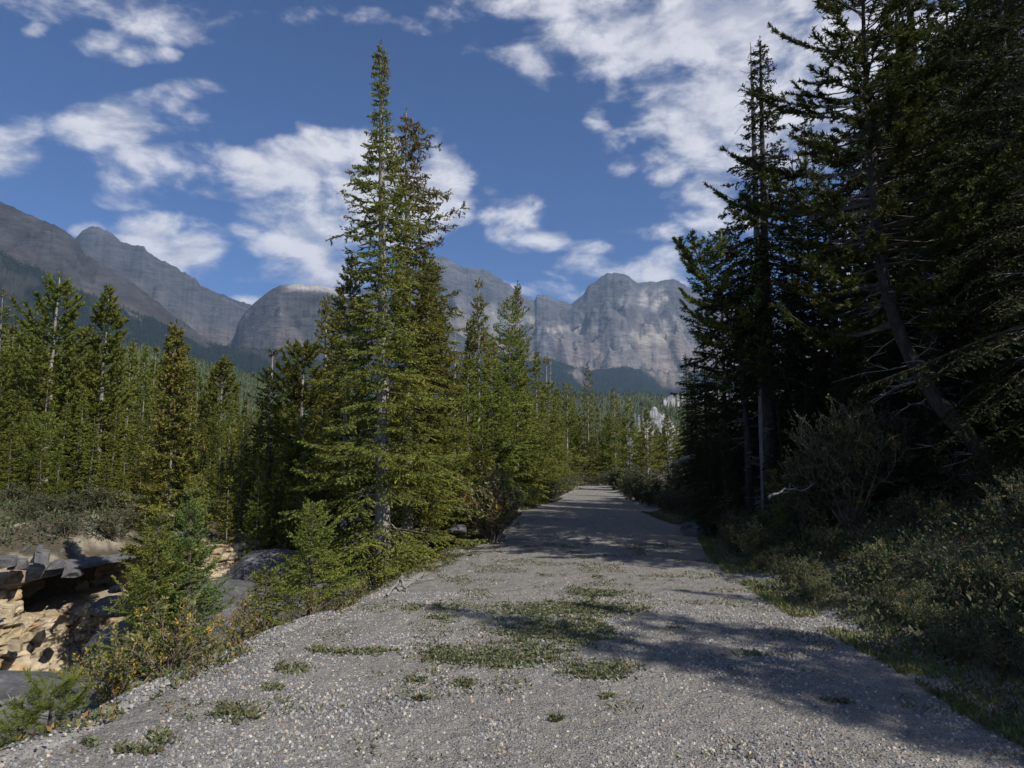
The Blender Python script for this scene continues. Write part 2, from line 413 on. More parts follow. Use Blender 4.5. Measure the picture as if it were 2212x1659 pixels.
c = mixrgb(nt, rng_map(nt, big, .48, .66, 0, .65), c, silt)
c = mixrgb(nt, rng_map(nt, trk, .46, .62, 0, .35), c, silt)
c = mixrgb(nt, 1., c, rng_map(nt, trk, .3, .7, .78, .98), 'MULTIPLY')
k = rng_map(nt, mid, .25, .75, .82, 1.15); c = mixrgb(nt, 1., c, k, 'MULTIPLY'); c = mixrgb(nt, 1., c, (1.0, .99, .955), 'MULTIPLY')
p = nd(nt, 'ShaderNodeBsdfPrincipled'); p.inputs['Roughness'].default_value = .9; p.inputs['Specular IOR Level'].default_value = .3; nt.links.new(c, p.inputs['Base Color'])
b = nd(nt, 'ShaderNodeBump'); b.invert = True; b.inputs['Strength'].default_value = 1; b.inputs['Distance'].default_value = .012; nt.links.new(v1.outputs['Distance'], b.inputs['Height'])
b2 = nd(nt, 'ShaderNodeBump'); b2.inputs['Strength'].default_value = .6; b2.inputs['Distance'].default_value = .008; nt.links.new(fine, b2.inputs['Height']); nt.links.new(b.outputs[0], b2.inputs['Normal'])
b3 = nd(nt, 'ShaderNodeBump'); b3.inputs['Strength'].default_value = .7; b3.inputs['Distance'].default_value = .12; nt.links.new(mid, b3.inputs['Height']); nt.links.new(b2.outputs[0], b3.inputs['Normal'])
nt.links.new(b3.outputs[0], p.inputs['Normal']); nt.links.new(p.outputs[0], out.inputs[0])
M['gravel'] = m
yy = np.r_[np.arange(-28, 0, .6), np.arange(0, 26, .1), np.arange(26, 60, .4)]
uu = np.linspace(0, 1, 56)
Y2 = np.repeat(yy[:, None], 56, 1)
wob = .35*(fbm(Y2*1.4, Y2*0+3, 4, 61)-.5); wob2 = .5*(fbm(Y2*1.1, Y2*0+8, 4, 62)-.5)
X2 = (xL(Y2)+wob) + (xR(Y2)+wob2-xL(Y2)-wob)*uu[None, :]
Z2 = H(X2, Y2)
edge = np.minimum(uu, 1-uu)[None, :]
Z2 = Z2 + .012*sstep(0, .03, edge) - .05*sstep(.012, 0, edge) + .02*(fbm(X2*1.2, Y2*1.2, 4, 33)-.5)
o = link('gravel_path', mesh('gravel_path', np.stack([X2, Y2, Z2], -1).reshape(-1, 3), gridfaces(*X2.shape), M['gravel'], None, True))
tag(o, kind='structure')
def zg(x, y): return H(x, y)+.012

# ------------------------------------------------------------------ distant relief
MC = {}
def relief(name, pts, D, base=.72, z0=-8., jag=.004, nv=110, seed=1, shape=1.15, rough=.05, colour=None, mat='mount', step=2.0, back=.25, band=0., kind='structure', label=None, ledges=16., cl0=.5):
    """pts: ridge in layout pixels; D(px) distance of the ridge; the slope runs towards the viewer"""
    pts = np.array(pts, float)
    px = np.arange(pts[0, 0], pts[-1, 0]+step, step)
    py = np.interp(px, pts[:, 0], pts[:, 1])
    a, s = ratios(px, py)
    Dr = np.array([D(q) for q in px], float)
    zr = CAMZ + Dr*s
    u = a*Dr
    jz = ((fbm(px/22., px*0+seed, 6, seed, .68)-.5)*2.2 + (ridged(px/9., px*0+seed+3, 3, seed+40, .6)-.6)*.9)*jag*Dr*1.35
    zr = zr + jz
    v = np.linspace(0, 1, nv)
    sh = np.where(v < 1, v**shape, 1)
    if band:      # cliff steps near the top
        sh = sh + band*np.sin(v*2*np.pi*7)/7*sstep(.35, .6, v)*sstep(1, .95, v)
    Yd = Dr[None, :]*(base+(1-base)*v[:, None])
    X = a[None, :]*Yd
    Z = z0 + (zr[None, :]-z0)*sh[:, None]
    win = np.sin(np.pi*np.clip(v, 0, 1))[:, None]**.6
    wl_ = Dr.mean()*.05
    fall = ridged(X/wl_ + 3.2*v[:, None] + 1.2*fbm(X/wl_, v[:, None]*2+X*0, 3, seed+6), v[:, None]*2.6+X*0, 6, seed+5, .6)-.55
    gen = fbm(X/wl_*1.5, Yd/wl_*1.5, 6, seed+9, .55)-.5
    amp = (zr[None, :]-z0)*rough
    led = v[:, None]*ledges+gen*1.2; ph = led-np.floor(led)
    Z = Z + win*amp*(fall*1.1+gen*1.4) + sstep(cl0, cl0+.15, v)[:, None]*win*(zr[None, :]-z0)*(.9/ledges)*(sstep(.1, .9, ph)-ph)*(.4+1.2*vnoise(np.floor(led)*3.3, X/wl_*.5, seed+3))
    # far side
    w = np.linspace(.08, 1, 10)
    Yb = Dr[None, :]*(1+back*w[:, None]); Xb = a[None, :]*Yb
    Zb = zr[None, :]*(1-w[:, None]*1.02)+z0*w[:, None]
    X = np.r_[X, Xb]; Yd = np.r_[Yd, Yb]; Z = np.r_[Z, Zb]
    V2 = np.r_[v, np.ones(10)][:, None]+X*0
    P2 = px[None, :]+X*0
    Cc = colour(P2, V2, X, Yd, Z, fall=np.r_[fall, np.zeros((10, len(px)))], gen=np.r_[gen, np.zeros((10, len(px)))])
    me = mesh(name, np.stack([X, Yd, Z], -1).reshape(-1, 3), gridfaces(*X.shape), M[mat], {'Col': Cc.reshape(-1, 3)}, True)
    o = link(name, me); tag(o, label, kind=kind)
    return o, (X[:nv], Yd[:nv], Z[:nv])
def lerp(a, b, t):
    return np.asarray(a)*(1-t[..., None]) + np.asarray(b)*t[..., None]
C_ROCK = np.array((.078, .077, .082)); C_ROCK2 = np.array((.115, .11, .11)); C_SCREE = np.array((.185, .155, .135)); C_PALE = np.array((.42, .39, .34)); C_FOR = np.array((.011, .017, .016))  # rock and forest colours kept dark to carry the cloud shade
def screen_y(X, Y, Z):
    # elevation of a vertex as seen from the path, used to find a level of the slope
    return (Z-CAMZ)/Y
def elev(px, py): return ratios(px, py)[1]
def rockcol(tone=1., cliff=.62, slope_tilt=0., treeline=None, pale=(), strata=60., palefun=None):
    def f(P, Vv, X, Y, Z, fall, gen):
        tl = Vv + slope_tilt*(P-P.mean())/900. + gen*.35 + fall*.18
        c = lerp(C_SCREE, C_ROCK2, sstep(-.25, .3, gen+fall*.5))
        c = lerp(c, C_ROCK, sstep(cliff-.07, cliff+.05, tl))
        st = vnoise(Vv*strata + gen*3, P*.006, 77)
        st2 = vnoise(Vv*strata*2.7 + gen*5, P*.03, 78)
        hi = sstep(.25, .6, Vv)
        c = c*((1+(.60*st+.40*st2-.5)*hi*.6)*(1+.9*gen+.5*fall))[..., None]
        sc_ = ridged(P*.03+Vv*3.5+gen*1.5, Vv*1.3, 4, 95)
        c = lerp(c, C_SCREE*1.2, sstep(.55, .75, sc_)*sstep(.85, .5, Vv)*.7)
        streak = vnoise(P*.11 + Vv*14, Vv*2.5, 91)*sstep(.75, .35, Vv)
        c = lerp(c, C_SCREE*1.25, sstep(.6, .85, streak)*.6)
        c = c*tone  # tone below one paints cloud shadow into the rock colour
        if palefun is not None:
            k, pc = palefun(P, Vv, X, Y, Z, fall, gen)
            c = lerp(c, pc, k)
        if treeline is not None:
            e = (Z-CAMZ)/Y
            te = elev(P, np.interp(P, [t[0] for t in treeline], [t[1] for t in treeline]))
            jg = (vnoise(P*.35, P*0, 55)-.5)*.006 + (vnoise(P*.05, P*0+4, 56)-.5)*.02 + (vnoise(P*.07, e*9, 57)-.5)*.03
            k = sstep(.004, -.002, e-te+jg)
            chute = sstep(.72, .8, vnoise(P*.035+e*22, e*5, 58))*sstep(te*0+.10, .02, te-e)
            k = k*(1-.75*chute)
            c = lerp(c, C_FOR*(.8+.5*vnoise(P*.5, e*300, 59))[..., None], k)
        return c
    return f
def pale4(P, Vv, X, Y, Z, fall, gen):  # sunlit patches between cloud shadows, painted as paler rock
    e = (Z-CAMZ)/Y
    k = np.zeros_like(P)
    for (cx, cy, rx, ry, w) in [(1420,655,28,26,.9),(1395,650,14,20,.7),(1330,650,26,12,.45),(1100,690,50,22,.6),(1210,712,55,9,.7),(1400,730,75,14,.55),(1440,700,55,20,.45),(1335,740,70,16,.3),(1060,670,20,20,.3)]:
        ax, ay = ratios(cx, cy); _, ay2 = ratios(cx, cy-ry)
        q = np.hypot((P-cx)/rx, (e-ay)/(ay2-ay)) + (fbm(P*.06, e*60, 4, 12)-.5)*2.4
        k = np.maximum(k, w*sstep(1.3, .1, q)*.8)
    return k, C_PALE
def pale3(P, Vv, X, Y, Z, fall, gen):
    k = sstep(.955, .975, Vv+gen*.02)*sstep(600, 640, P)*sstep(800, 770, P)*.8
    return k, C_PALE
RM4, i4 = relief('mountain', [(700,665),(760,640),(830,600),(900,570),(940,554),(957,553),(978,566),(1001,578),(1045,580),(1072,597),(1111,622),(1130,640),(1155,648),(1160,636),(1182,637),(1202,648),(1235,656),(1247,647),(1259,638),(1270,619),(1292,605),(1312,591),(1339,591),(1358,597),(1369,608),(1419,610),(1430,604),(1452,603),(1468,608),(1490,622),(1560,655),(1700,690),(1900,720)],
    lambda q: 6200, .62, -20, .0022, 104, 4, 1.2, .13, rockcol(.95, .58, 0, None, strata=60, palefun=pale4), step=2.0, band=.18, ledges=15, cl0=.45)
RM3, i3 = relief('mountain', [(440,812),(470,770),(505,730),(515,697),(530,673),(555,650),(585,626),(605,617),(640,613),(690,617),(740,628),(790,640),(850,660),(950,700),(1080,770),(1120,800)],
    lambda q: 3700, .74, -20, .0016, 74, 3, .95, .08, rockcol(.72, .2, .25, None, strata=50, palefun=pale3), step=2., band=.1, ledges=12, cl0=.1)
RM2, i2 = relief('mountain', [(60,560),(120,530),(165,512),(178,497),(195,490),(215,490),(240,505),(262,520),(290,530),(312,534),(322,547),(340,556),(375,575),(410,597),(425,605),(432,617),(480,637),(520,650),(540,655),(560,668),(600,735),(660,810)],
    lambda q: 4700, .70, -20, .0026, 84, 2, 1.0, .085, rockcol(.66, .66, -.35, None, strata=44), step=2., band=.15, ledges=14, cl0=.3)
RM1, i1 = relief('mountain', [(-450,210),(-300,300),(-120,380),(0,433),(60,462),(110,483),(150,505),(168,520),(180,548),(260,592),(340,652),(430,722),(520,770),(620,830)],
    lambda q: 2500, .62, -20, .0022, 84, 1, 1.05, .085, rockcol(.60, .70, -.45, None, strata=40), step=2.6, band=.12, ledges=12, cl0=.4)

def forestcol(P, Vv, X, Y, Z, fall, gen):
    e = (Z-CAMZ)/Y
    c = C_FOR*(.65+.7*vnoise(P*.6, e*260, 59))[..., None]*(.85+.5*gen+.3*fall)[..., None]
    te = elev(P, 780+P*0)
    right = sstep(1000, 1150, P)
    q = fbm(P*.02+e*26, e*34, 4, 66)
    ch = sstep(.56, .66, q)*sstep(.5, .95, Vv)*(right+.0)
    c = lerp(c, C_SCREE*.9, ch*.9)
    q2 = sstep(.70, .76, vnoise(P*.022-e*20*(-1), e*40, 67))*sstep(.55, .8, Vv)*(1-right)
    c = lerp(c, C_SCREE*.8, q2*.15)
    return c
RF, iF = relief('wooded_slope', [(-450,350),(-300,420),(0,548),(60,572),(120,598),(160,622),(200,640),(260,662),(330,688),(400,722),(455,744),(520,752),(600,760),(650,768),(720,790),(800,792),(880,760),(940,752),(1000,760),(1060,762),(1120,768),(1180,775),(1240,792),(1290,800),(1340,792),(1400,800),(1480,804),(1600,800),(1900,800)],
    lambda q: np.interp(q, [-300, 600, 800, 1480], [1700, 2600, 3300, 4700]), .55, -12, .0028, 46, 7, 1.0, .05, forestcol, 'hill', step=2.4)
def midcol(P, Vv, X, Y, Z, fall, gen):
    return lerp(np.array((.045, .055, .03)), np.array((.075, .075, .045)), sstep(-.2, .2, gen))*(.7+.6*vnoise(P*.8, Vv*40, 88))[..., None]
RH, iH = relief('wooded_hillside', [(-500,620),(-100,700),(100,740),(300,762),(420,788),(520,812),(640,842),(760,860),(900,868),(1100,862),(1240,856),(1300,854),(1400,856),(1460,858),(1600,850),(2300,830)],
    lambda q: np.interp(q, [-200, 640, 1480], [520, 760, 1100]), .35, -9, .0012, 45, 8, .95, .02, midcol, 'hill', step=6)
def cragcol(P, Vv, X, Y, Z, fall, gen):
    st = vnoise(P*.35, Vv*9, 41)
    c = lerp(np.array((.20, .20, .21)), np.array((.36, .355, .35)), sstep(.3, .7, st))
    return lerp(c, np.array((.07, .085, .05)), sstep(.62, .75, vnoise(P*.2, Vv*5, 43)+.15*(Vv > .93)))
relief('limestone_crag', [(1405,930),(1425,880),(1432,862),(1450,854),(1480,848),(1540,842),(1600,840),(1700,850)], lambda q: 900, .9, -9, .0012, 30, 21, .6, .03, cragcol, 'mount', step=2.)
relief('limestone_crag', [(1340,930),(1362,905),(1372,888),(1388,879),(1402,882),(1415,879),(1430,890),(1446,903),(1462,922),(1480,950)], lambda q: 420, .92, -9, .0015, 40, 22, .7, .035, cragcol, 'mount', step=1.2)

# ------------------------------------------------------------------ plants: builders
def frames(a):
    ref = np.where(np.abs(a[..., 2:3]) < .9, np.array([0, 0, 1.]), np.array([1., 0, 0]))
    e1 = unit(np.cross(a, ref)); e2 = np.cross(a, e1); return e1, e2
def sprays(rng, P0, P1, step, nl, nw, fwd=.65, tip=None, flat=0.):
    """needle tufts: small blades set all round each twig and pointing forward"""
    L = np.linalg.norm(P1-P0, axis=1); K = np.maximum(1, np.ceil(L/step)).astype(int)
    idx = np.repeat(np.arange(len(L)), K)
    u = rng.random(len(idx)); a = unit(P1-P0)[idx]; e1, e2 = frames(a)
    ph = rng.random(len(idx))*2*np.pi
    n = e1*np.cos(ph)[:, None]+e2*np.sin(ph)[:, None]
    if flat: n[:, 2] *= (1-flat); n = unit(n)
    c = P0[idx]+(P1-P0)[idx]*u[:, None]
    l = nl*(.65+.7*rng.random(len(idx)))*(1-.3*u)
    w = nw*(.7+.6*rng.random(len(idx)))
    A = c-a*w[:, None]*.5; B = c+a*w[:, None]*.5
    T = c+(a*fwd+n*(1-fwd*.45))*l[:, None]
    side = np.cross(a, n)*(w*.35)[:, None]
    A = A+side; B = B-side
    V = np.stack([A, B, T], 1).reshape(-1, 3)
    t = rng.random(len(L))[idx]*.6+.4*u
    return V, np.repeat(np.clip(t, 0, 1), 3)
def tubes(P, R, ns=3):
    """P (n,m,3) lines, R (n,m) radii -> V, F"""
    n, m, _ = P.shape
    d = np.gradient(P, axis=1); a = unit(d); e1, e2 = frames(a)
    ph = np.arange(ns)*2*np.pi/ns
    V = P[:, :, None, :] + R[:, :, None, None]*(e1[:, :, None, :]*np.cos(ph)[None, None, :, None]+e2[:, :, None, :]*np.sin(ph)[None, None, :, None])
    i = (np.arange(n)[:, None, None]*m + np.arange(m-1)[None, :, None])*ns + np.arange(ns)[None, None, :]
    j = (np.arange(n)[:, None, None]*m + np.arange(m-1)[None, :, None])*ns + (np.arange(ns)[None, None, :]+1) % ns
    F = np.stack([i, j, j+ns, i+ns], -1).reshape(-1, 4)
    return V.reshape(-1, 3), F
def trunk_mesh(path, r0, r1, rng, ns=10, flare=1.25, pw=.9, n=None):
    L = np.linalg.norm(np.diff(path, axis=0), axis=1).sum()
    n = n or max(10, int(L/.35))
    s = np.linspace(0, 1, n); sp = np.linspace(0, 1, len(path))
    P = np.stack([np.interp(s, sp, path[:, k]) for k in range(3)], 1)
    for _ in range(2): P[1:-1] = (P[:-2]+2*P[1:-1]+P[2:])/4
    R = r1+(r0-r1)*(1-s)**pw; R *= 1+(flare-1)*np.exp(-s*L/.35)
    R *= 1+.06*(rng.random(n)-.5)
    V, F = tubes(P[None], R[None], ns)
    V += (rng.random(V.shape)-.5)*r0*.06
    return V, F
PROFILE = {
 'spruce': ([0, .05, .2, .4, .6, .75, .88, 1], [.78, 1, .98, .72, .5, .34, .2, .05]),
 'spire':  ([0, .1, .25, .5, .7, .85, 1], [.8, 1, .9, .62, .36, .22, .05]),
 'column': ([0, .1, .3, .6, .85, 1], [.7, 1, .95, .75, .5, .08]),
 'cone':   ([0, .06, 1], [.9, 1, .02]),
 'round':  ([0, .15, .4, .7, .9, 1], [.6, .9, 1, .8, .5, .15]),
 'hero':   ([0, .06, .15, .28, .37, .46, .585, .68, .73, .82, .91, 1], [.9, 1, .9, .75, .60, .42, .36, .42, .34, .15, .08, .03]),
 'pinetop': ([0, .2, .5, .72, .85, .95, 1], [.7, 1, .85, .62, .42, .22, .06]),
 'big':    ([0, .1, .3, .6, .8, 1], [.75, 1, 1, .85, .7, .35]),
 'hero2':  ([0, .3, .6, .78, .85, .92, 1], [.9, .9, .66, .62, .46, .36, .12]),
 'fir':    ([0, .05, .3, .7, 1], [.8, 1, .8, .4, .03]),
}
def conifer_data(seed, h, R, nb, crown0=.03, prof='spruce', tw=.10, step=.03, nl=.06, nw=.03, droop=.25, up=.15, elev0=-.1, elev1=.7, smin=.18, twl=.36,
                 r0=.1, path=None, gap=.0, long_=.0, cones=0, dead=0, flat=.25, conelen=.07, side=None, jitter=.35, tang=55, limb=1.):
    rng = np.random.default_rng(seed)
    if path is None:
        path = np.array([[0, 0, -.15*h*0-.25], [0, 0, h*.3], [0, 0, h*.65], [0, 0, h]], float)
        path[1:3, :2] += (rng.random((2, 2))-.5)*.014*h; 
    sp = np.linspace(0, 1, len(path))
    tv, tf = trunk_mesh(path, r0, r0*.10, rng, 10 if h > 3 else 7)
    t = np.sort(crown0+(1-crown0)*(rng.random(nb)**.92)*.985)
    if gap:
        g = vnoise(t*14, t*0+seed, seed+3); keep = g > gap*.6; t = t[keep]
    nb = len(t)
    O = np.stack([np.interp(t, sp, path[:, k]) for k in range(3)], 1)
    tt = (t-crown0)/(1-crown0)
    L = R*np.interp(tt, *PROFILE[prof])*(1-jitter+2*jitter*rng.random(nb)**1.1)
    az = np.cumsum(2.4+rng.random(nb)*.9)
    sect = .75+.5*vnoise(az/1.1 % 6, tt*6, seed+11); L = L*sect
    if long_: L = L*np.where(rng.random(nb) < long_, 1.5, 1.)
    if side is not None:      # thinner on one side
        L = L*(.72+.42*np.cos(az-side))
    L = np.maximum(L, .06*R+.03)
    el = elev0+(elev1-elev0)*tt**1.4+(rng.random(nb)-.5)*.25
    D = np.stack([np.cos(az), np.sin(az)], 1)
    dr = droop*(.6+.8*rng.random(nb))*(1-.6*tt); upc = up*(.6+.8*rng.random(nb))
    bendd = (rng.random(nb)-.5)*.35
    def pt(b, s):
        horiz = L[b]*s; lat = L[b]*bendd[b]*s*s
        x = O[b, 0]+D[b, 0]*horiz-D[b, 1]*lat; y = O[b, 1]+D[b, 1]*horiz+D[b, 0]*lat
        z = O[b, 2]+L[b]*(np.tan(el[b])*s-dr[b]*s*s*1.4+upc[b]*s**3*1.3)
        return np.stack([x, y, z], 1)
    b = np.arange(nb); S = np.linspace(0, 1, 4)
    BP = np.stack([pt(b, np.full(nb, s)) for s in S], 1)
    lr = np.clip(L*.010, .003, .04)*limb
    lv, lf = tubes(BP, lr[:, None]*(1.05-S[None, :]), 3)
    # twigs
    nt = np.maximum(3, np.ceil(L*(1-smin)/tw*2)).astype(int)
    bi = np.repeat(b, nt); s = smin+(1-smin)*rng.random(len(bi))**.85
    first = np.r_[0, np.cumsum(nt)[:-1]]; s[first] = .9; 
    P0 = pt(bi, s); P1 = pt(bi, np.minimum(s+.04, 1.04)); f = unit(P1-P0)
    latd = unit(np.cross(f, np.array([0, 0, 1.])))
    sd = np.where(rng.random(len(bi)) < .5, -1, 1.); sd[first] = 0
    ang = np.radians(tang+(rng.random(len(bi))-.5)*30)*np.abs(sd)
    tl = (twl*L[bi]*(1.05-s)**.7*(.55+.6*rng.random(len(bi)))+.06+.04*rng.random(len(bi)))
    d = f*np.cos(ang)[:, None]+latd*(sd*np.sin(ang))[:, None]+np.array([0, 0, 1.])*((rng.random(len(bi))-.55)*.45)[:, None]
    P1 = P0+unit(d)*tl[:, None]
    P1[:, 2] -= tl*droop*.35
    s5 = np.array([.35, .55, .72, .86, 1.])
    A0 = np.concatenate([pt(b, np.full(nb, max(q, smin))) for q in s5[:-1]]); A1 = np.concatenate([pt(b, np.full(nb, q)) for q in s5[1:]])
    nbt = len(bi); P0 = np.r_[P0, A0]; P1 = np.r_[P1, A1]
    # leader
    top = path[-1]; P0 = np.r_[P0, [top-[0, 0, .04*h]], [top-[0, 0, .02*h]]]; P1 = np.r_[P1, [top+[0, 0, .01*h]], [top+[0, 0, .012*h]]]
    cv, ct = sprays(rng, P0, P1, step, nl, nw, flat=flat)
    res = dict(trunk=(tv, tf), limbs=(lv, lf), crown=(cv, ct))
    if cones:
        w = np.where(tt > 1-.42, (np.clip(tt-(1-.42), 0, 1)/.42)**.6, 0); ok = (w[bi] > rng.random(len(bi))*1.0) & (s > .35)
        ci = np.nonzero(ok)[0]; ci = rng.choice(ci, min(cones, len(ci)), replace=False) if len(ci) else ci
        c0 = P0[ci]+(P1[:len(bi)][ci]-P0[ci])*rng.random(len(ci))[:, None]
        CP = np.stack([c0, c0-[0, 0, conelen*.45], c0-[0, 0, conelen]], 1)+0
        CP[:, 1:, :2] += (rng.random((len(ci), 1, 2))-.5)*conelen*.4
        res['cones'] = tubes(CP, np.array([[.2, 1, .15]])*conelen*.24*np.ones((len(ci), 1)), 4)
    if dead:
        t2 = rng.random(dead)*(crown0+.30)*.95+.02; o2 = np.stack([np.interp(t2, sp, path[:, k]) for k in range(3)], 1)
        a2 = rng.random(dead)*6.28; l2 = R*.55*(.3+rng.random(dead)); S2 = np.linspace(0, 1, 4)
        dd = np.stack([np.cos(a2), np.sin(a2), -.15+.3*rng.random(dead)], 1)
        DP = o2[:, None]+dd[:, None]*(l2[:, None]*S2[None])[..., None]; DP[..., 2] -= l2[:, None]*S2[None]**2*.25
        DP[:, 1:] += (rng.random((dead, 3, 3))-.5)*.12*l2[:, None, None]
        # small side twigs
        P0 = DP[:, 1:3].reshape(-1, 3); P0 = np.repeat(P0, 3, 0); dv = (rng.random((len(P0), 3))-.5)*np.array([1, 1, .6])*.5*R*.6; 
        TP = np.stack([P0, P0+dv*.5, P0+dv], 1)
        v1_, f1_ = tubes(DP, np.array([[.009, .006, .004, .002]])*np.ones((dead, 1))*max(1, h/9), 3); v2_, f2_ = tubes(TP, np.array([[.005, .004, .002]])*np.ones((len(TP), 1))*max(1, h/9), 3)
        res['dead'] = (np.r_[v1_, v2_], np.r_[f1_, f2_+len(v1_)])
    return res
def tree_meshes(name, data, needles='spruce', bark='bark', scale=1.):
    out = {}
    out['trunk'] = mesh('trunk', data['trunk'][0]*scale, data['trunk'][1], M[bark], None, True)
    out['limbs'] = mesh('limbs', data['limbs'][0]*scale, data['limbs'][1], M['limb'])
    cv, ct = data['crown']
    out['crown'] = mesh('crown', cv*scale, np.arange(len(cv)).reshape(-1, 3), M[needles], {'t': ct})
    if 'cones' in data: out['cones'] = mesh('cones', data['cones'][0]*scale, data['cones'][1], M['cone'])
    if 'dead' in data: out['dead_branches'] = mesh('dead_branches', data['dead'][0]*scale, data['dead'][1], M['snag'])
    return out
def place_tree(meshes, name, loc, label, cat='tree', group=None, s=1., rz=0., sxy=1., tilt=(0, 0)):
    r = empty(name, loc, label, cat, group)
    r.scale = (s*sxy, s*sxy, s); r.rotation_euler = (tilt[0], tilt[1], rz)
    for k, me in meshes.items():
        o = link(k, me, r)
        if k in ('limbs', 'cones', 'dead_branches'): o['kind'] = 'stuff'
    return r

def shrub_data(seed, h, w, nst=14, leaf=.045, pal=None, dens=1., upright=.5):
    """many thin stems from one foot, side twigs, small two-triangle leaves"""
    rng = np.random.default_rng(seed)
    az = rng.random(nst)*6.283; out = rng.random(nst)**.7*w; hh = h*(.55+.5*rng.random(nst))*(1-.35*(out/w)**2)
    S = np.linspace(0, 1, 6)
    P = np.zeros((nst, 6, 3))
    for i, s in enumerate(S):
        P[:, i, 0] = np.cos(az)*(out*s**(.6+upright)+.05*w); P[:, i, 1] = np.sin(az)*(out*s**(.6+upright)+.05*w); P[:, i, 2] = hh*(s**.85)
    P[:, 1:] += (rng.random((nst, 5, 3))-.5)*.07*h
    P[:, 0, 2] = -.08
    R = (.006+.008*rng.random(nst))[:, None]*(1.1-S)[None]*(h/1.0)**.5
    v1_, f1_ = tubes(P, R, 4)
    # twigs
    k = max(4, int(9*dens)); bi = np.repeat(np.arange(nst), k); s = .22+.78*rng.random(len(bi)); q = s*5; q0 = np.clip(q.astype(int), 0, 4)
    T0 = P[bi, q0]+(P[bi, q0+1]-P[bi, q0])*(q-q0)[:, None]
    dv = unit(rng.normal(size=(len(bi), 3))+np.array([0, 0, .9])+P[bi, 5]*.4/max(h, .3))*(.14+.22*rng.random(len(bi)))[:, None]*h*.75
    T1 = T0+dv
    v2_, f2_ = tubes(np.stack([T0, (T0+T1)/2+rng.normal(size=T0.shape)*.01, T1], 1), np.array([[.0035, .0025, .0012]])*np.ones((len(T0), 1)), 3)
    # leaves
    kl = max(5, int(11*dens)); li = np.repeat(np.arange(len(T0)), kl); u = rng.random(len(li))
    c = T0[li]+(T1-T0)[li]*u[:, None]; a = unit(dv)[li]; e1, e2 = frames(a); ph = rng.random(len(li))*6.283
    n = e1*np.cos(ph)[:, None]+e2*np.sin(ph)[:, None]
    dirv = unit(a*.6+n*.8+np.array([0, 0, .15])); sidev = unit(np.cross(dirv, rng.normal(size=dirv.shape)))
    l = leaf*(.6+.7*rng.random(len(li))); wd = l*.22
    A = c; B = c+dirv*(l*.5)[:, None]+sidev*wd[:, None]; C = c+dirv*l[:, None]; Dd = c+dirv*(l*.5)[:, None]-sidev*wd[:, None]
    LV = np.stack([A, B, C, Dd], 1).reshape(-1, 3); LF = np.arange(len(LV)).reshape(-1, 4)
    pal = pal or [((.10, .125, .05), .6), ((.16, .19, .10), .3), ((.42, .28, .04), .1)]
    pc = np.array([x[0] for x in pal]); pp = np.array([x[1] for x in pal]); pp = pp/pp.sum()
    # colour runs in clusters of a stem
    cl = rng.choice(len(pal), len(T0), p=pp)[li]; mixm = rng.random(len(li)) < .35; cl = np.where(mixm, rng.choice(len(pal), len(li), p=pp), cl)
    col = pc[cl]*(.8+.4*rng.random((len(li), 1)))
    return dict(stems=(np.r_[v1_, v2_], [f1_, f2_+len(v1_)]), leaves=(LV, LF, np.repeat(col, 4, 0)))
def shrub_meshes(d):
    return {'stems': mesh('stems', d['stems'][0], np.r_[d['stems'][1][0], d['stems'][1][1]], M['stem']),
            'leaves': mesh('leaves', d['leaves'][0], d['leaves'][1], M['leaf'], {'Col': d['leaves'][2]})}
def place_shrub(ms, name, x, y, label, group=None, s=1., rz=0., cat='shrub', dz=0., sz=1.):
    r = empty(name, (x, y, Hs(x, y)+dz), label, cat, group); r.scale = (s, s, s*sz); r.rotation_euler = (0, 0, rz)
    for k, me in ms.items():
        o = link(k, me, r); o['kind'] = 'stuff'
    return r

def ico(sub):
    import bmesh
    bm = bmesh.new(); bmesh.ops.create_icosphere(bm, subdivisions=sub, radius=1)
    V = np.array([v.co[:] for v in bm.verts]); F = np.array([[v.index for v in f.verts] for f in bm.faces]); bm.free()
    return V, F
ICO = {k: ico(k) for k in (1, 2, 3, 4, 5)}
def rock_data(seed, size, sub=4, cuts=14, amp=.12, flat=.0, bot=-.7):
    rng = np.random.default_rng(seed); V, F = ICO[sub]; V = V.copy()
    N = unit(rng.normal(size=(cuts, 3))); D = .55+.35*rng.random(cuts)
    for n, d in zip(N, D):
        k = V@n-d; V = V-np.where(k > 0, k, 0)[:, None]*n*.93
    q = fbm(V[:, 0]*2.3+seed, V[:, 1]*2.3+V[:, 2]*1.7, 5, seed)-.5; lay = np.abs(((V[:, 2]*6+q*2) % 1)-.5)
    V = V*(1+amp*q*1.4+.03*lay)[:, None]
    V[:, 2] = np.maximum(V[:, 2], bot)
    return V*np.array(size), F
def rock(name, seed, loc, size, label, rz=0., rx=0., ry=0., sub=4, mat='rock', cat='rock', group=None, **k):
    V, F = rock_data(seed, size, sub, **k)
    me = mesh(name, V, F, M[mat], {'Col': np.tile(np.array([[.42, .35, .25]]), (len(V), 1))}, sub > 3)
    if sub > 3:
        try: me.set_sharp_from_angle(angle=math.radians(32))
        except Exception: pass
    o = link(name, me); o.location = loc; o.rotation_euler = (rx, ry, rz)
    return tag(o, label, cat, group)

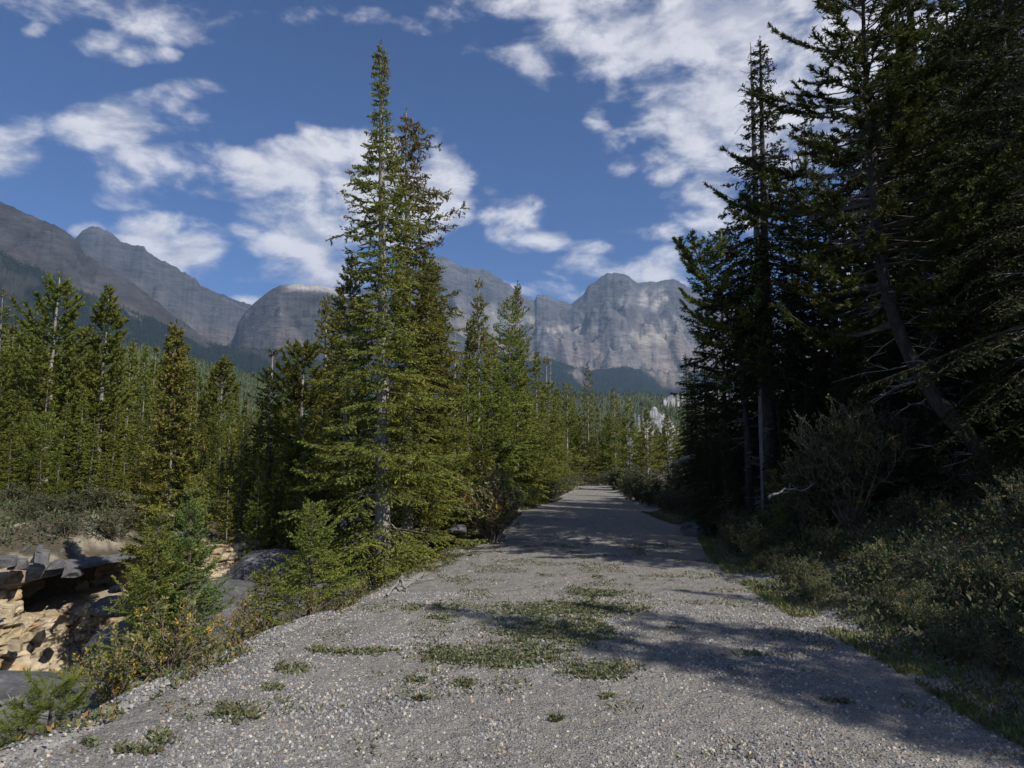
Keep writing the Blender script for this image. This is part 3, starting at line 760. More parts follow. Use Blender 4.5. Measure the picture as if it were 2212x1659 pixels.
# ------------------------------------------------------------------ named trees (left of the track)
def sized(px, py, Y):
    Y = clear_of_track(px, Y)
    """foot and height of a tree whose tip stands at this layout pixel at this distance"""
    P = at(px, py, Y); z0 = Hs(P[0], P[1]); return P[0], P[1], z0, P[2]-z0
def clear_of_track(px, Y):
    if not 1050 < px < 1470: return Y
    while Y < 61.5:
        x = at(px, 1000, Y)[0]
        if x < xL(Y)-.7 or x > xR(Y)+1.2: return Y
        Y += .5
    return Y
HI = dict(tw=.085, step=.0155, nl=.052, nw=.029)
MD = dict(tw=.13, step=.025, nl=.085, nw=.040)
LO = dict(tw=.22, step=.045, nl=.16, nw=.065)

def single(px, py, Y, name, label, data_kw, needles='spruce', bark='bark', base=None, rz=0.):
    x, y, z0, h = sized(px, py, Y)
    if base is not None:      # foot given as its own pixel column
        bx = at(base, 1000, Y)[0]
        top = np.array([x-bx, 0, h]); x0 = bx
        zz = Hs(x0, y); h = h+z0-zz; z0 = zz
        path = np.array([[0, 0, -.3], [top[0]*.25, 0, h*.33], [top[0]*.6, 0, h*.66], [top[0], 0, h]])
        data_kw = dict(data_kw, path=path); x = x0
    kw = dict(data_kw); kw['h'] = h
    return place_tree(tree_meshes(name, conifer_data(**kw), needles, bark), name, (x, y, z0), label, rz=rz)

single(822, 97, 12.8, 'spruce_tree', 'tallest spruce left of the track, pale trunk showing, lowest boughs resting on the gravel',
       dict(seed=5, R=1.36, nb=560, crown0=.02, prof='hero', r0=.155, cones=170, dead=26, gap=.14, long_=.06, droop=.36, up=.24, elev0=-.08, elev1=.12, conelen=.075, **HI), base=832)
single(877, 242, 14.4, 'spruce_tree', 'second tall spruce close behind the tallest one, its tip thick with brown cones',
       dict(seed=8, R=1.0, nb=440, crown0=.10, prof='hero2', r0=.13, cones=420, dead=24, gap=.08, long_=.1, droop=.36, up=.22, elev0=-.1, elev1=.1, conelen=.08, side=0., **HI), base=884)
single(925, 548, 15.6, 'spruce_tree', 'dense rounded dark green spruce just right of the two tallest spruces',
       dict(seed=11, R=1.12, nb=360, crown0=.03, prof='fir', r0=.11, droop=.12, up=.3, elev0=.0, elev1=.5, tw=.10, step=.018, nl=.08, nw=.034, jitter=.22), needles='pine')
single(760, 552, 15.4, 'spruce_tree', 'bushy spruce with a thin coned tip leaning against the left side of the tallest spruce',
       dict(seed=12, R=1.12, nb=360, crown0=.03, prof='spruce', r0=.11, cones=150, droop=.3, up=.3, dead=10, tw=.11, step=.02, nl=.075, nw=.034))
single(706, 640, 19., 'spruce_tree', 'thin topped ragged spruce with sparse boughs left of the central spruces',
       dict(seed=13, R=1.1, nb=260, crown0=.05, prof='spire', r0=.11, cones=90, gap=.25, dead=22, **MD))
single(380, 700, 10.4, 'spruce_tree', 'slender green spruce with hanging brown cones in the gully behind the pair of firs',
       dict(seed=14, R=.66, nb=520, crown0=.02, prof='spire', r0=.045, cones=120, gap=.0, twl=.45, dead=20, droop=.4, up=.3, conelen=.085, tw=.07, step=.014, nl=.055, nw=.03), 'spruce', base=378)
single(590, 757, 21., 'spruce_tree', 'narrow dark coned spruce standing alone above its neighbours left of centre',
       dict(seed=15, R=.62, nb=190, crown0=.1, prof='column', r0=.09, cones=120, gap=.35, dead=16, jitter=.5, **MD), needles='dark_spruce')
single(130, 592, 18., 'pine_tree', 'broad yellow green pine with clubbed upturned branch tips at the left',
       dict(seed=16, R=.95, nb=190, crown0=.12, prof='pinetop', r0=.11, dead=16, gap=.2, droop=.0, up=.25, elev0=.05, elev1=.5, smin=.3, tw=.13, step=.011, nl=.10, nw=.034, twl=.24, flat=0.), needles='pine')
single(236, 622, 18.5, 'pine_tree', 'narrow light green pine with a pointed club shaped top at the left',
       dict(seed=17, R=.62, nb=200, crown0=.12, prof='column', r0=.09, dead=12, droop=.0, up=.25, elev0=.1, elev1=.6, smin=.2, tw=.12, step=.011, nl=.10, nw=.034, twl=.25, flat=0.), needles='pine')
single(484, 772, 24., 'pine_tree', 'bright green young pine with a pointed leader above the left forest',
       dict(seed=18, R=.75, nb=150, crown0=.15, prof='column', r0=.09, dead=8, droop=.0, up=.25, elev0=.1, elev1=.6, smin=.2, tw=.14, step=.015, nl=.11, nw=.04, twl=.25, flat=0.), needles='pine')
single(658, 748, 18.5, 'pine_tree', 'scruffy pine with upright tufts left of the ragged spruce',
       dict(seed=19, R=.95, nb=150, crown0=.15, prof='round', r0=.09, dead=24, droop=.05, up=.3, elev0=.0, elev1=.5, smin=.3, tw=.13, step=.012, nl=.10, nw=.034, twl=.25, flat=0.), needles='pine')
for (px, py, Y, R, sd, lab, prof, nc) in [
    (1034, 606, 22., 1.0, 21, 'tall narrow spruce with pale trunk and coned tip right of the dense rounded one', 'spire', 130),
    (1016, 690, 22.6, .6, 22, 'shorter rusty tipped spruce touching the left side of a tall narrow spruce', 'spire', 60),
    (1063, 727, 23., .95, 23, 'medium spruce tucked between two pairs of tall narrow spruces', 'spire', 60),
    (1118, 611, 22.5, 1.1, 24, 'tall spruce left of the track with the highest tip of the right hand pair', 'spire', 130),
    (1102, 642, 23.8, 1.35, 25, 'broad spruce behind the right hand pair with layered boughs over a bare trunk', 'column', 70),
    (1160, 757, 25., .9, 26, 'thin spruce beside the grey dead snag left of the track', 'spire', 50),
    (1181, 772, 26., 1.0, 27, 'yellowish spruce immediately in front of the grey dead snag', 'column', 30),
    (1268, 791, 31., 1.5, 28, 'pointed spruce rising highest beside the far bend of the track', 'spire', 50),
    (1225, 826, 33., 1.2, 29, 'spruce with two tips just left of the pointed one near the far bend', 'column', 30),
    (1327, 838, 40., 1.4, 30, 'dead barked spruce with thin crown directly over the end of the track', 'spire', 30),
    (1357, 862, 43., 1.3, 31, 'small spruce right of the thin crowned one over the end of the track', 'cone', 0),
    (1396, 884, 47., 1.3, 32, 'spruce in front of the pale limestone crag at the end of the track', 'cone', 0),
    (1440, 898, 50., 1.3, 33, 'spruce at the right foot of the pale limestone crag', 'cone', 0),
    ]:
    single(px, py, Y, 'spruce_tree', lab, dict(seed=sd, R=R, nb=290 if Y < 28 else 170, crown0=.05, prof=prof, r0=.09, cones=nc, gap=.12, dead=10, droop=.25, up=.25, elev0=-.05, elev1=.6, conelen=.1, **(MD if Y < 28 else LO)))

# snags: bare grey dead trees
def snag(px, py, Y, label, seed, r0=.06, base=None, nbr=26, blen=.35):
    rng = np.random.default_rng(seed)
    x, y, z0, h = sized(px, py, Y); bx = at(base or px, 1000, Y)[0]; z0 = Hs(bx, y); h = at(px, py, Y)[2]-z0
    r = empty('dead_tree', (bx, y, z0), label, 'tree')
    path = np.array([[0, 0, -.3], [(x-bx)*.4, .05, h*.4], [(x-bx)*.8, 0, h*.8], [x-bx, 0, h]])
    v, f = trunk_mesh(path, r0, .008, rng, 8)
    link('trunk', mesh('trunk', v, f, M['snag'], None, True), r)
    t = .35+.62*rng.random(nbr); o = np.stack([np.interp(t, np.linspace(0, 1, 4), path[:, k]) for k in range(3)], 1)
    a = rng.random(nbr)*6.28; l = blen*(.4+rng.random(nbr))*(1.2-t); S = np.linspace(0, 1, 4)
    P = o[:, None]+np.stack([np.cos(a), np.sin(a), .1*np.ones(nbr)], 1)[:, None]*(l[:, None]*S)[..., None]; P[:, 1:] += rng.normal(size=(nbr, 3, 3))*.04*blen*2
    v, f = tubes(P, np.array([[.012, .009, .006, .003]])*np.ones((nbr, 1))*(Y/18), 3)
    o = link('dead_branches', mesh('dead_branches', v, f, M['snag']), r); o['kind'] = 'stuff'
snag(1190, 744, 34, 'thin straight pale grey snag rising among the spruces left of the track', 41, .045)
snag(983, 706, 18.5, 'crooked short grey snag between the rounded spruce and the narrow ones', 42, .04)
snag(1621, 92, 17.6, 'tall pale leaning snag against the left edge of the tall column spruce on the right', 43, .15, base=1652, nbr=70, blen=1.0)
snag(1712, 335, 27., 'grey snag in the gap between the column spruce and the big pine on the right', 44, .10, nbr=60, blen=.8)

# ------------------------------------------------------------------ trees on the right bank
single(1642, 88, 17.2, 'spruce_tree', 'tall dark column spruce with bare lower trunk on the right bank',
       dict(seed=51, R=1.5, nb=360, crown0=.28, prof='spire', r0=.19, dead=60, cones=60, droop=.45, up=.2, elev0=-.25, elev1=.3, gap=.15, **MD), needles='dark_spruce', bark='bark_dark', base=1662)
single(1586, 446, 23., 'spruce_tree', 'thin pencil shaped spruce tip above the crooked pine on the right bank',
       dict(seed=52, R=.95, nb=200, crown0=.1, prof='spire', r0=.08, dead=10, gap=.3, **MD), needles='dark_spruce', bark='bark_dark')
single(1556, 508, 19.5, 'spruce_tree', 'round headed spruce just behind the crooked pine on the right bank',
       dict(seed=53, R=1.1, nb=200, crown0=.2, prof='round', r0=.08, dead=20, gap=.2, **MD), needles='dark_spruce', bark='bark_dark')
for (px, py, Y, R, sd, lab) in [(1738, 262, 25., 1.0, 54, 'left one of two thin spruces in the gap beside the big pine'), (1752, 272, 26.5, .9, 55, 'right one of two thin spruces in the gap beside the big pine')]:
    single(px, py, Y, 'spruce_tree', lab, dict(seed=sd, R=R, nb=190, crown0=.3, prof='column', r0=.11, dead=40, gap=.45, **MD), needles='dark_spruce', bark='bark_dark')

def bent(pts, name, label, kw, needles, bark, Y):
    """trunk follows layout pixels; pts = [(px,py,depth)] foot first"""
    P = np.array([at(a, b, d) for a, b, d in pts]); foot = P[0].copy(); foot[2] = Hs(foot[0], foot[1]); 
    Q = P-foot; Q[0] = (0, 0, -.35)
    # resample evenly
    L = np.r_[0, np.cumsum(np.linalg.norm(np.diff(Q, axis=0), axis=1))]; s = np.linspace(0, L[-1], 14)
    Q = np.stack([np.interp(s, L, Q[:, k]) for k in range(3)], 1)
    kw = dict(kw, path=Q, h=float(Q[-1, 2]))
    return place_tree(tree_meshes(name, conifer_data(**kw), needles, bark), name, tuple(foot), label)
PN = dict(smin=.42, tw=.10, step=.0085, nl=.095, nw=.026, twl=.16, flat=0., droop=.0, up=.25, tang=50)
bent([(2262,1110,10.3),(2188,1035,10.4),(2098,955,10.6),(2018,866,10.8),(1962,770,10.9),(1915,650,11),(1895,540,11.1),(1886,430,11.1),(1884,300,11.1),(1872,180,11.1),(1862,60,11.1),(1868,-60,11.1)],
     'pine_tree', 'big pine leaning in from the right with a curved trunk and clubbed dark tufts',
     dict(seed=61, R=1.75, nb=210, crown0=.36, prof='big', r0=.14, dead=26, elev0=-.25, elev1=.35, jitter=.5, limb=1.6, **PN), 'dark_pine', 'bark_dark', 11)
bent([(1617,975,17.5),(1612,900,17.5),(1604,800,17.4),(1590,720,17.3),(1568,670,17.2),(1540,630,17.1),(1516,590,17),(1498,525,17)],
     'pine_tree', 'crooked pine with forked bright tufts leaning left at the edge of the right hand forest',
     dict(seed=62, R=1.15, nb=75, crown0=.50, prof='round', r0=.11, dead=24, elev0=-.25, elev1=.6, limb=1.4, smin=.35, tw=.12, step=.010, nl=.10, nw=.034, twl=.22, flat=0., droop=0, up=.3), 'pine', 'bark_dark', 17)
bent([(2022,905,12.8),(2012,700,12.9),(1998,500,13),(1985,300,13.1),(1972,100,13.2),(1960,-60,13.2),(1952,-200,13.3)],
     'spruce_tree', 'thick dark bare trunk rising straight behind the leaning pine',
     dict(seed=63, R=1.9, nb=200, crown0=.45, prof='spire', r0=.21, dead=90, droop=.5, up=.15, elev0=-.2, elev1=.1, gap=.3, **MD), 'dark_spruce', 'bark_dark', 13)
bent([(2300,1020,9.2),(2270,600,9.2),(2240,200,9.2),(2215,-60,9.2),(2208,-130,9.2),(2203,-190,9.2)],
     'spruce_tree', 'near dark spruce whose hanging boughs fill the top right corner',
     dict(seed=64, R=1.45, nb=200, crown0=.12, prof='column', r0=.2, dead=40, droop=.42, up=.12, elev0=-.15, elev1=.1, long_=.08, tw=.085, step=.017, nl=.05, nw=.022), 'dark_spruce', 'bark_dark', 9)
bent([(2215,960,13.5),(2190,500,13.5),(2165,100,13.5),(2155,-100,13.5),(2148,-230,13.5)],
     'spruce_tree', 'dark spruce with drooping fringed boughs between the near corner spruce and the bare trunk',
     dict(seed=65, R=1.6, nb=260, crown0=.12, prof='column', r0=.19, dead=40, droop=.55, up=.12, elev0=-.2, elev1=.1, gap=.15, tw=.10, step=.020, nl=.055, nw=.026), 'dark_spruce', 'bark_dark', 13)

# ------------------------------------------------------------------ the rest of the forest: copies of a few kinds
protos = {}
def proto(key, needles, bark, **kw):
    protos[key] = tree_meshes(key, conifer_data(**kw), needles, bark)
for i, (R, prof, gap) in enumerate([(.80, 'spruce', .12), (.62, 'spire', .2), (.95, 'spruce', .1), (.66, 'fir', .2)]):
    proto(('spruce', i), 'spruce', 'bark', seed=100+i, h=8., R=R, nb=250, crown0=.04, prof=prof, r0=.055, cones=60 if i % 2 else 0, gap=gap, dead=14, tw=.14, step=.026, nl=.10, nw=.055)
for i, (R, prof) in enumerate([(.72, 'fir'), (.62, 'pinetop'), (.88, 'pinetop')]):
    proto(('pine', i), 'pine', 'bark', seed=120+i, h=8., R=R, nb=230, crown0=.06, prof=prof, r0=.055, dead=14, droop=.0, up=.25, elev0=.05, elev1=.55, smin=.2, tw=.15, step=.026, nl=.12, nw=.05, twl=.28, flat=0.)
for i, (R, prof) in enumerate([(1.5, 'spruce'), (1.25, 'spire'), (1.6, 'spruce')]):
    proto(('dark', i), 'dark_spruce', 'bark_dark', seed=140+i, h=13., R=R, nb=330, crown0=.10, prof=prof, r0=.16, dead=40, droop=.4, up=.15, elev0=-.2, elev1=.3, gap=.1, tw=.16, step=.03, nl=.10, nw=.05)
for i, (R, prof) in enumerate([(.85, 'cone'), (.72, 'spire')]):
    proto(('far', i), 'spruce', 'bark', seed=160+i, h=8., R=R, nb=150, crown0=.05, prof=prof, r0=.055, tw=.26, step=.06, nl=.2, nw=.10)
    proto(('farpine', i), 'pine', 'bark', seed=170+i, h=8., R=R*1.1, nb=150, crown0=.05, prof=prof, r0=.055, tw=.26, step=.06, nl=.2, nw=.10, up=.5, droop=0)
PH = {'spruce': 8., 'pine': 8., 'dark': 13., 'far': 8., 'farpine': 8.}
rr = np.random.default_rng(77)
placed = []
def free(x, y, d):
    for (a, b) in placed:
        if (a-x)**2+(b-y)**2 < d*d: return False
    return True
def put(key, x, y, h, label, group, sx=1.):
    placed.append((x, y))
    nm = 'pine_tree' if 'pine' in key[0] else 'spruce_tree'
    s = h/PH[key[0]]
    return place_tree(protos[key], nm, (x, y, Hs(x, y)-.02), label, group=group, s=s, rz=rr.random()*6.28, sxy=sx*(1+.12*(1/s-1)), tilt=((rr.random()-.5)*.04, (rr.random()-.5)*.04))
# tips picked out in the picture's left forest (layout pixel, distance)
tips = [(12,628,20),(38,715,21),(72,668,22),(98,715,23),(160,700,21),(188,712,24),(205,740,20),(262,720,23),(285,745,22),(300,770,26),(318,760,24),(340,748,25),(352,790,22),(415,790,26),(432,812,28),(448,830,25),(500,850,23),(512,826,27),(530,860,26),(548,870,24),(566,846,28),(610,850,25),(625,870,23),(640,800,20),(676,800,22),(730,690,18.5),
        (5,760,17),(50,790,17.5),(100,800,17),(185,830,17.5),(60,860,15.8),(140,850,16.4),(250,860,17),(205,900,15.6),(30,900,14.8),(300,880,17.5),(345,900,17),(440,900,19),(480,920,18),(530,930,18.5),(580,930,17.6),(620,940,17),(660,900,17),(700,860,17.2),(95,930,14.6),(440,960,17),(560,980,17),(22,700,26),(58,705,27),(88,690,28),(118,740,27),(150,725,28),(178,745,27),(205,740,29),(262,760,28),(290,735,29),(312,742,30),(330,775,28),(360,760,29),(400,745,27),(418,770,30),(460,800,29),(20,750,19),(45,765,18.4),(80,760,18.8),(112,775,19.2),(145,760,19),(170,790,18.6),(215,800,18.8),(240,820,19),(280,830,19.4),(325,840,19),(310,930,16.4),(170,930,16),(130,960,15.2),(60,970,14.8),(230,980,15.6),(270,960,15.8),(330,985,15.8),(560,900,20),(600,905,20.5),(520,905,21),(470,870,21),(640,860,22),(690,820,22),(720,780,20),(740,840,17.4),(600,980,16.4),(660,985,16.2),(500,985,16.6),(985,800,18.5),(1000,860,18),(1085,830,21),(1135,800,23),(1150,850,22),(1200,840,27),(1210,880,25),(1240,870,28),(1255,900,25.5),(1290,880,31),(1305,900,30),(1040,900,20),(970,900,17.5),(1280,930,27),(1050,800,24),(1075,790,25),(1095,770,26),(1130,750,27),(1140,850,24),(1010,780,21),(1170,830,28),(1200,870,30),(1150,900,24),(1090,880,22),(1060,900,21),(1215,910,30),(1235,880,32),(1120,930,22),(1180,940,26),(455,960,15.5),(480,985,15.8),(520,990,15.6),(548,965,16),(575,1000,15.2),(610,985,15.6),(640,1005,15),(680,960,15.4),(500,1030,14.6),(560,1040,14.4),(620,1050,14.2),(655,1040,14.4),(440,1010,15),(590,1050,14.8)]
def where_left(px, Y, h, kd):
    side = ('at the left edge', 'around the clubbed pines', 'left of the slender coned spruce', 'right of the slender coned spruce', 'left of the narrow dark coned spruce', 'right of the narrow dark coned spruce', 'behind the central spruces')[int(np.searchsorted([100, 230, 372, 455, 590, 740], px))]
    row = 'front' if Y < 17 else 'middle' if Y < 22 else 'back' if Y < 30 else 'farthest'
    size = 'tall' if h > 7.2 else 'medium' if h > 5 else 'short'
    col = 'olive' if 'pine' in kd else 'green'
    return '%s %s %s, %s row of the far bank, %s' % (size, col, 'pine' if 'pine' in kd else 'spruce', row, side)
def where_right(x, y, h):
    px = 1106+FPX*x/max(y, .1)
    if y < 1 or px > 2260: return 'dark spruce of the forest beyond the right edge of the view'
    side = ('at the left end', 'around the column spruce', 'between the column spruce and the leaning pine', 'behind the leaning pine', 'in the right corner')[int(np.searchsorted([1570, 1680, 1790, 2020], px))]
    return 'nearly black %s spruce %s, %s row' % ('towering' if h > 11 else 'tall' if h > 8.5 else 'middling' if h > 6 else 'small' if h > 4 else 'stunted', side, 'foremost' if y < 12.2 else 'front' if y < 14.3 else 'second' if y < 17 else 'middle' if y < 23 else 'back')
names_l = {'spruce': 'mid green spruce packed in the forest beyond the gully', 'pine': 'olive green pine packed in the forest beyond the gully'}
for i, (px, py, Y) in enumerate(tips):
    Y = clear_of_track(px, Y)
    P = at(px, py, Y); h = P[2]-Hs(P[0], P[1]); kd = 'pine' if rr.random() < .42 else 'spruce'
    key = (kd, int(rr.integers(0, 4 if kd == 'spruce' else 3)))
    right = px > 960
    lab = (('%s %s' % ('green pine' if kd == 'pine' else 'dark green spruce', ('close behind the dense rounded spruce' if px < 1030 else 'among the tall narrow spruces left of the track' if px < 1145 else 'around the grey snag left of the track' if px < 1220 else 'near the far end of the track, left side'))) if right else where_left(px, Y, h, kd))
    put(key, P[0], P[1], h, lab, ('pines' if kd == 'pine' else 'spruces')+(' along the left side of the track' if right else ' in the forest beyond the gully'))
n = 0; tries = 0
while n < 40 and tries < 4000:
    tries += 1
    Y = rr.uniform(19, 48); a = rr.uniform(-.80, .1); x = a*Y
    if x > xL(Y)-2.2 or not free(x, Y, 1.5): continue
    kd = 'pine' if rr.random() < .5 else 'spruce'
    if Y > 30: kd = {'pine': 'farpine', 'spruce': 'far'}[kd]
    key = (kd, int(rr.integers(0, {'spruce': 4, 'pine': 3}.get(kd, 2))))
    # keep their tips below the skyline of the picture
    pxl = 1106+a*FPX; cap = np.interp(pxl, [0, 300, 420, 640, 900, 1200, 1400], [735, 800, 860, 900, 760, 860, 900])
    hmax = at(pxl, cap, Y)[2]-Hs(x, Y); h = min(rr.uniform(.8, 1.0)*hmax, 12)
    if h < 3: continue
    put(key, x, Y, h, where_left(pxl, Y, h, kd), ('pines' if 'pine' in kd else 'spruces')+' in the forest beyond the gully'); n += 1
# round the far end of the track
n = 0; tries = 0
while n < 46 and tries < 4000:
    tries += 1
    Y = rr.uniform(60, 105); a = rr.uniform(.05, .27); x = a*Y
    if Y < 66 and (x > xL(Y)-1.5 and x < xR(Y)+.5): continue
    if not free(x, Y, 2.0): continue
    kd = 'farpine' if rr.random() < .6 else 'far'
    pxl = 1106+a*FPX; cap = np.interp(pxl, [1200, 1300, 1400, 1500], [885, 895, 925, 915])
    h = (at(pxl, cap, Y)[2]-Hs(x, Y))*rr.uniform(.82, 1.05)
    put((kd, int(rr.integers(0, 2))), x, Y, h, 'sunlit %s %s in the stand closing off the track, %s row' % ('pine' if kd == 'farpine' else 'spruce', ('left of the road end' if pxl < 1262 else 'straight above the road end' if pxl < 1350 else 'below the pale crag' if pxl < 1440 else 'beside the right forest'), 'front' if Y < 75 else 'middle' if Y < 90 else 'back'), '%s closing off the end of the track' % ('pines' if kd == 'farpine' else 'spruces')); n += 1
# right bank, in the picture: (foot px, distance, tip py)
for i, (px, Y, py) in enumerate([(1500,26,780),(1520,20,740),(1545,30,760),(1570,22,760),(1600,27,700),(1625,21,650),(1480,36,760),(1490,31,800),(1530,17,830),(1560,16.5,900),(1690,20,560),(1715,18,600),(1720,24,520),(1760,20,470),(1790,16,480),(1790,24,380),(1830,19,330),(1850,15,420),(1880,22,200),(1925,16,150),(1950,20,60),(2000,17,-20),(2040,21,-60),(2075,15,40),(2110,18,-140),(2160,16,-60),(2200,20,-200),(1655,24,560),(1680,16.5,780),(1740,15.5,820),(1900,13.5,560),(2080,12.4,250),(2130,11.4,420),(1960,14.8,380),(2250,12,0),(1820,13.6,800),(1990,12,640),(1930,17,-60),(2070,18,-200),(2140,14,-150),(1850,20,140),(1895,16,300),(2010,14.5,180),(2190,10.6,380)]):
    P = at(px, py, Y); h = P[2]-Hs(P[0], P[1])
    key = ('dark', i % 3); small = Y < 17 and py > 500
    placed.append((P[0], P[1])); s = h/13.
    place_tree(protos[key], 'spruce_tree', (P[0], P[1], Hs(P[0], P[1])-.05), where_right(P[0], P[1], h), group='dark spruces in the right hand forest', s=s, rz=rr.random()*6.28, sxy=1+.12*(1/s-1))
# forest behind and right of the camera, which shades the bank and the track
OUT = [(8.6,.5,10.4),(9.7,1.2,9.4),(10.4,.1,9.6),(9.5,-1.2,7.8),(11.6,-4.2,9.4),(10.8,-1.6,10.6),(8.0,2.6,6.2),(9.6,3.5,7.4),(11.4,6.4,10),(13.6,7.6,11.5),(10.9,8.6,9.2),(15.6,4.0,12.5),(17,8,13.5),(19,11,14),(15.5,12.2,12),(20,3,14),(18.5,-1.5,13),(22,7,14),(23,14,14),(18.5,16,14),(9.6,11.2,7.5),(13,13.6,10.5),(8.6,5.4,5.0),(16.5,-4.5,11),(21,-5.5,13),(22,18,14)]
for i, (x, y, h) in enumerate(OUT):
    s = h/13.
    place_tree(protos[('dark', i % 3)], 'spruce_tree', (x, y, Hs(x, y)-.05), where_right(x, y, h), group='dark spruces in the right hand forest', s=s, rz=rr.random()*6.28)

# ------------------------------------------------------------------ young trees by the track and in the gully
def young(px, py, Y, name, label, kw, needles='fir', base=None):
    return single(px, py, Y, name, label, kw, needles, 'limb', base)
YK = dict(tw=.05, step=.0095, nl=.032, nw=.0135)
young(676, 1088, 8.4, 'young_fir', 'young open branched fir on the gravel shoulder in front of the tallest spruce', dict(seed=201, R=.50, nb=95, crown0=.2, prof='fir', r0=.032, droop=.15, up=.2, elev0=.0, elev1=.7, jitter=.3, **YK), 'spruce')
young(576, 1230, 8.0, 'young_fir', 'small yellow green fir left of the open branched young fir', dict(seed=202, R=.36, nb=70, crown0=.15, prof='cone', r0=.022, **YK), 'spruce')
young(414, 1062, 8.8, 'young_fir', 'taller blue green fir of the pair standing in the gully', dict(seed=203, R=.54, nb=170, crown0=.05, prof='fir', r0=.05, droop=.1, up=.25, elev0=.05, elev1=.8, **YK), base=425)
young(346, 1105, 8.5, 'young_fir', 'shorter fir of the pair in the gully with yellowing inner boughs', dict(seed=204, R=.50, nb=140, crown0=.05, prof='fir', r0=.045, droop=.12, up=.25, elev0=.0, elev1=.8, **YK), 'spruce', base=345)
young(203, 1398, 8.6, 'young_fir', 'tiny fir growing in front of the tan cliff face', dict(seed=205, R=.26, nb=50, crown0=.05, prof='cone', r0=.016, **YK))
young(112, 1495, 4.75, 'young_pine', 'bushy young pine with long needles at the lower left corner of the gravel', dict(seed=206, R=.17, nb=26, crown0=.12, prof='round', r0=.016, droop=0., up=.2, elev0=.3, elev1=.7, smin=.15, tw=.07, step=.003, nl=.055, nw=.004, twl=.25, flat=0.), 'pine')
young(40, 1565, 4.6, 'young_pine', 'low young pine partly cut off by the left edge of the view', dict(seed=207, R=.13, nb=18, crown0=.12, prof='round', r0=.016, droop=0., up=.2, elev0=.3, elev1=.7, smin=.15, tw=.07, step=.003, nl=.055, nw=.004, twl=.25, flat=0.), 'pine')
young(1166, 972, 19.5, 'young_fir', 'bright green young fir beside the left edge of the track', dict(seed=208, R=.62, nb=110, crown0=.03, prof='cone', r0=.03, tw=.10, step=.02, nl=.08, nw=.025))
young(1262, 905, 27., 'young_fir', 'dark cone shaped young fir beside the narrowing track', dict(seed=209, R=.85, nb=120, crown0=.03, prof='cone', r0=.04, tw=.14, step=.035, nl=.12, nw=.035), 'pine')
young(1668, 1020, 12.6, 'young_fir', 'small pale fir catching light among the shrubs on the right bank', dict(seed=210, R=.26, nb=60, crown0=.05, prof='cone', r0=.02, tw=.06, step=.014, nl=.05, nw=.016))
young(1712, 1000, 13.6, 'young_fir', 'dim young fir right of the small pale one on the right bank', dict(seed=211, R=.5, nb=100, crown0=.05, prof='cone', r0=.03, tw=.08, step=.018, nl=.06, nw=.02))
young(92, 905, 15.2, 'young_pine', 'sapling pine with a bare pale stem beside the grey boulder', dict(seed=212, R=.45, nb=70, crown0=.3, prof='column', r0=.03, droop=0, up=.4, elev0=.1, elev1=.8, tw=.1, step=.02, nl=.09, nw=.02), 'pine')

# ------------------------------------------------------------------ far bank of the gully: layered limestone face with an overhang
seg = np.linalg.norm(np.diff(CL, axis=0), axis=1); Lc = np.r_[0, np.cumsum(seg)]
def cl_at(s):
    return np.stack([np.interp(s, Lc, CL[:, 0]), np.interp(s, Lc, CL[:, 1])], -1)
su = np.arange(6.5, Lc[-1]-.05, .036); zv = np.arange(-2.75, .13, .036)
SU, ZV = np.meshgrid(su, zv)
cp = cl_at(su); cp = np.stack([np.convolve(np.pad(cp[:, k], 20, 'edge'), np.ones(41)/41, 'valid') for k in range(2)], 1)
tg = unit(np.gradient(cp, axis=0)); nrm = np.stack([tg[:, 1], -tg[:, 0]], 1)            # towards the gully
f1, f2, cid = worley(SU*1.9+.3*fbm(SU*2, ZV*2, 3, 4), ZV*5.2, 3)
g1, g2, gid = worley(SU*5.5, ZV*11., 8)
groove = sstep(.12, .0, f2-f1); groove2 = sstep(.12, .0, g2-g1)
off = .13*(cid-.5)-.07*groove+.05*(gid-.5)-.03*groove2+.25*(fbm(SU*.6, ZV*.8, 3, 12)-.5)
off += .75*sstep(-1.1, -2.7, ZV)                                             # talus foot
pxs = 1106+FPX*cp[:, 0]/cp[:, 1]
rec = (sstep(70, 112, pxs)*sstep(345, 290, pxs))[None, :]
tiltz = (pxs-150)[None, :]/200.*.14
hole = sstep(-.72, -.60, ZV-tiltz+.06*fbm(SU*3, ZV*0, 2, 1))*sstep(-.08, -.16, ZV-tiltz)
off = off-.9*rec*hole
lip = sstep(-.16, -.10, ZV-tiltz); off = off*(1-.7*lip)+rec*lip*.16-(1-rec)*lip*.15*ZV
off -= sstep(.0, .13, ZV)*.35
PX = cp[:, 0][None, :]+nrm[:, 0][None, :]*(off+.15); PY = cp[:, 1][None, :]+nrm[:, 1][None, :]*(off+.15)
tan = lerp(np.array((.33, .26, .16)), np.array((.44, .37, .26)), cid)
tan = lerp(tan, np.array((.38, .24, .11)), (gid > .86)*.7)
tan = lerp(tan, np.array((.24, .23, .22)), sstep(.55, .62, fbm(SU*.8+3, ZV*1.3, 4, 44)))
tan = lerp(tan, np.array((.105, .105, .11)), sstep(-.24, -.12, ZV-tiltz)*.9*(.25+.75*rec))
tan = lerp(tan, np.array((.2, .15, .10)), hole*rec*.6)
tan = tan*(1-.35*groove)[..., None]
wb = np.arange(1, 14)*.15
bx = PX[-1][None, :]-nrm[:, 0][None, :]*wb[:, None]; by = PY[-1][None, :]-nrm[:, 1][None, :]*wb[:, None]
bz = bank_top(bx, by)+.03; bz = ZV[-1, 0]+(bz-ZV[-1, 0])*sstep(0, .5, wb)[:, None]
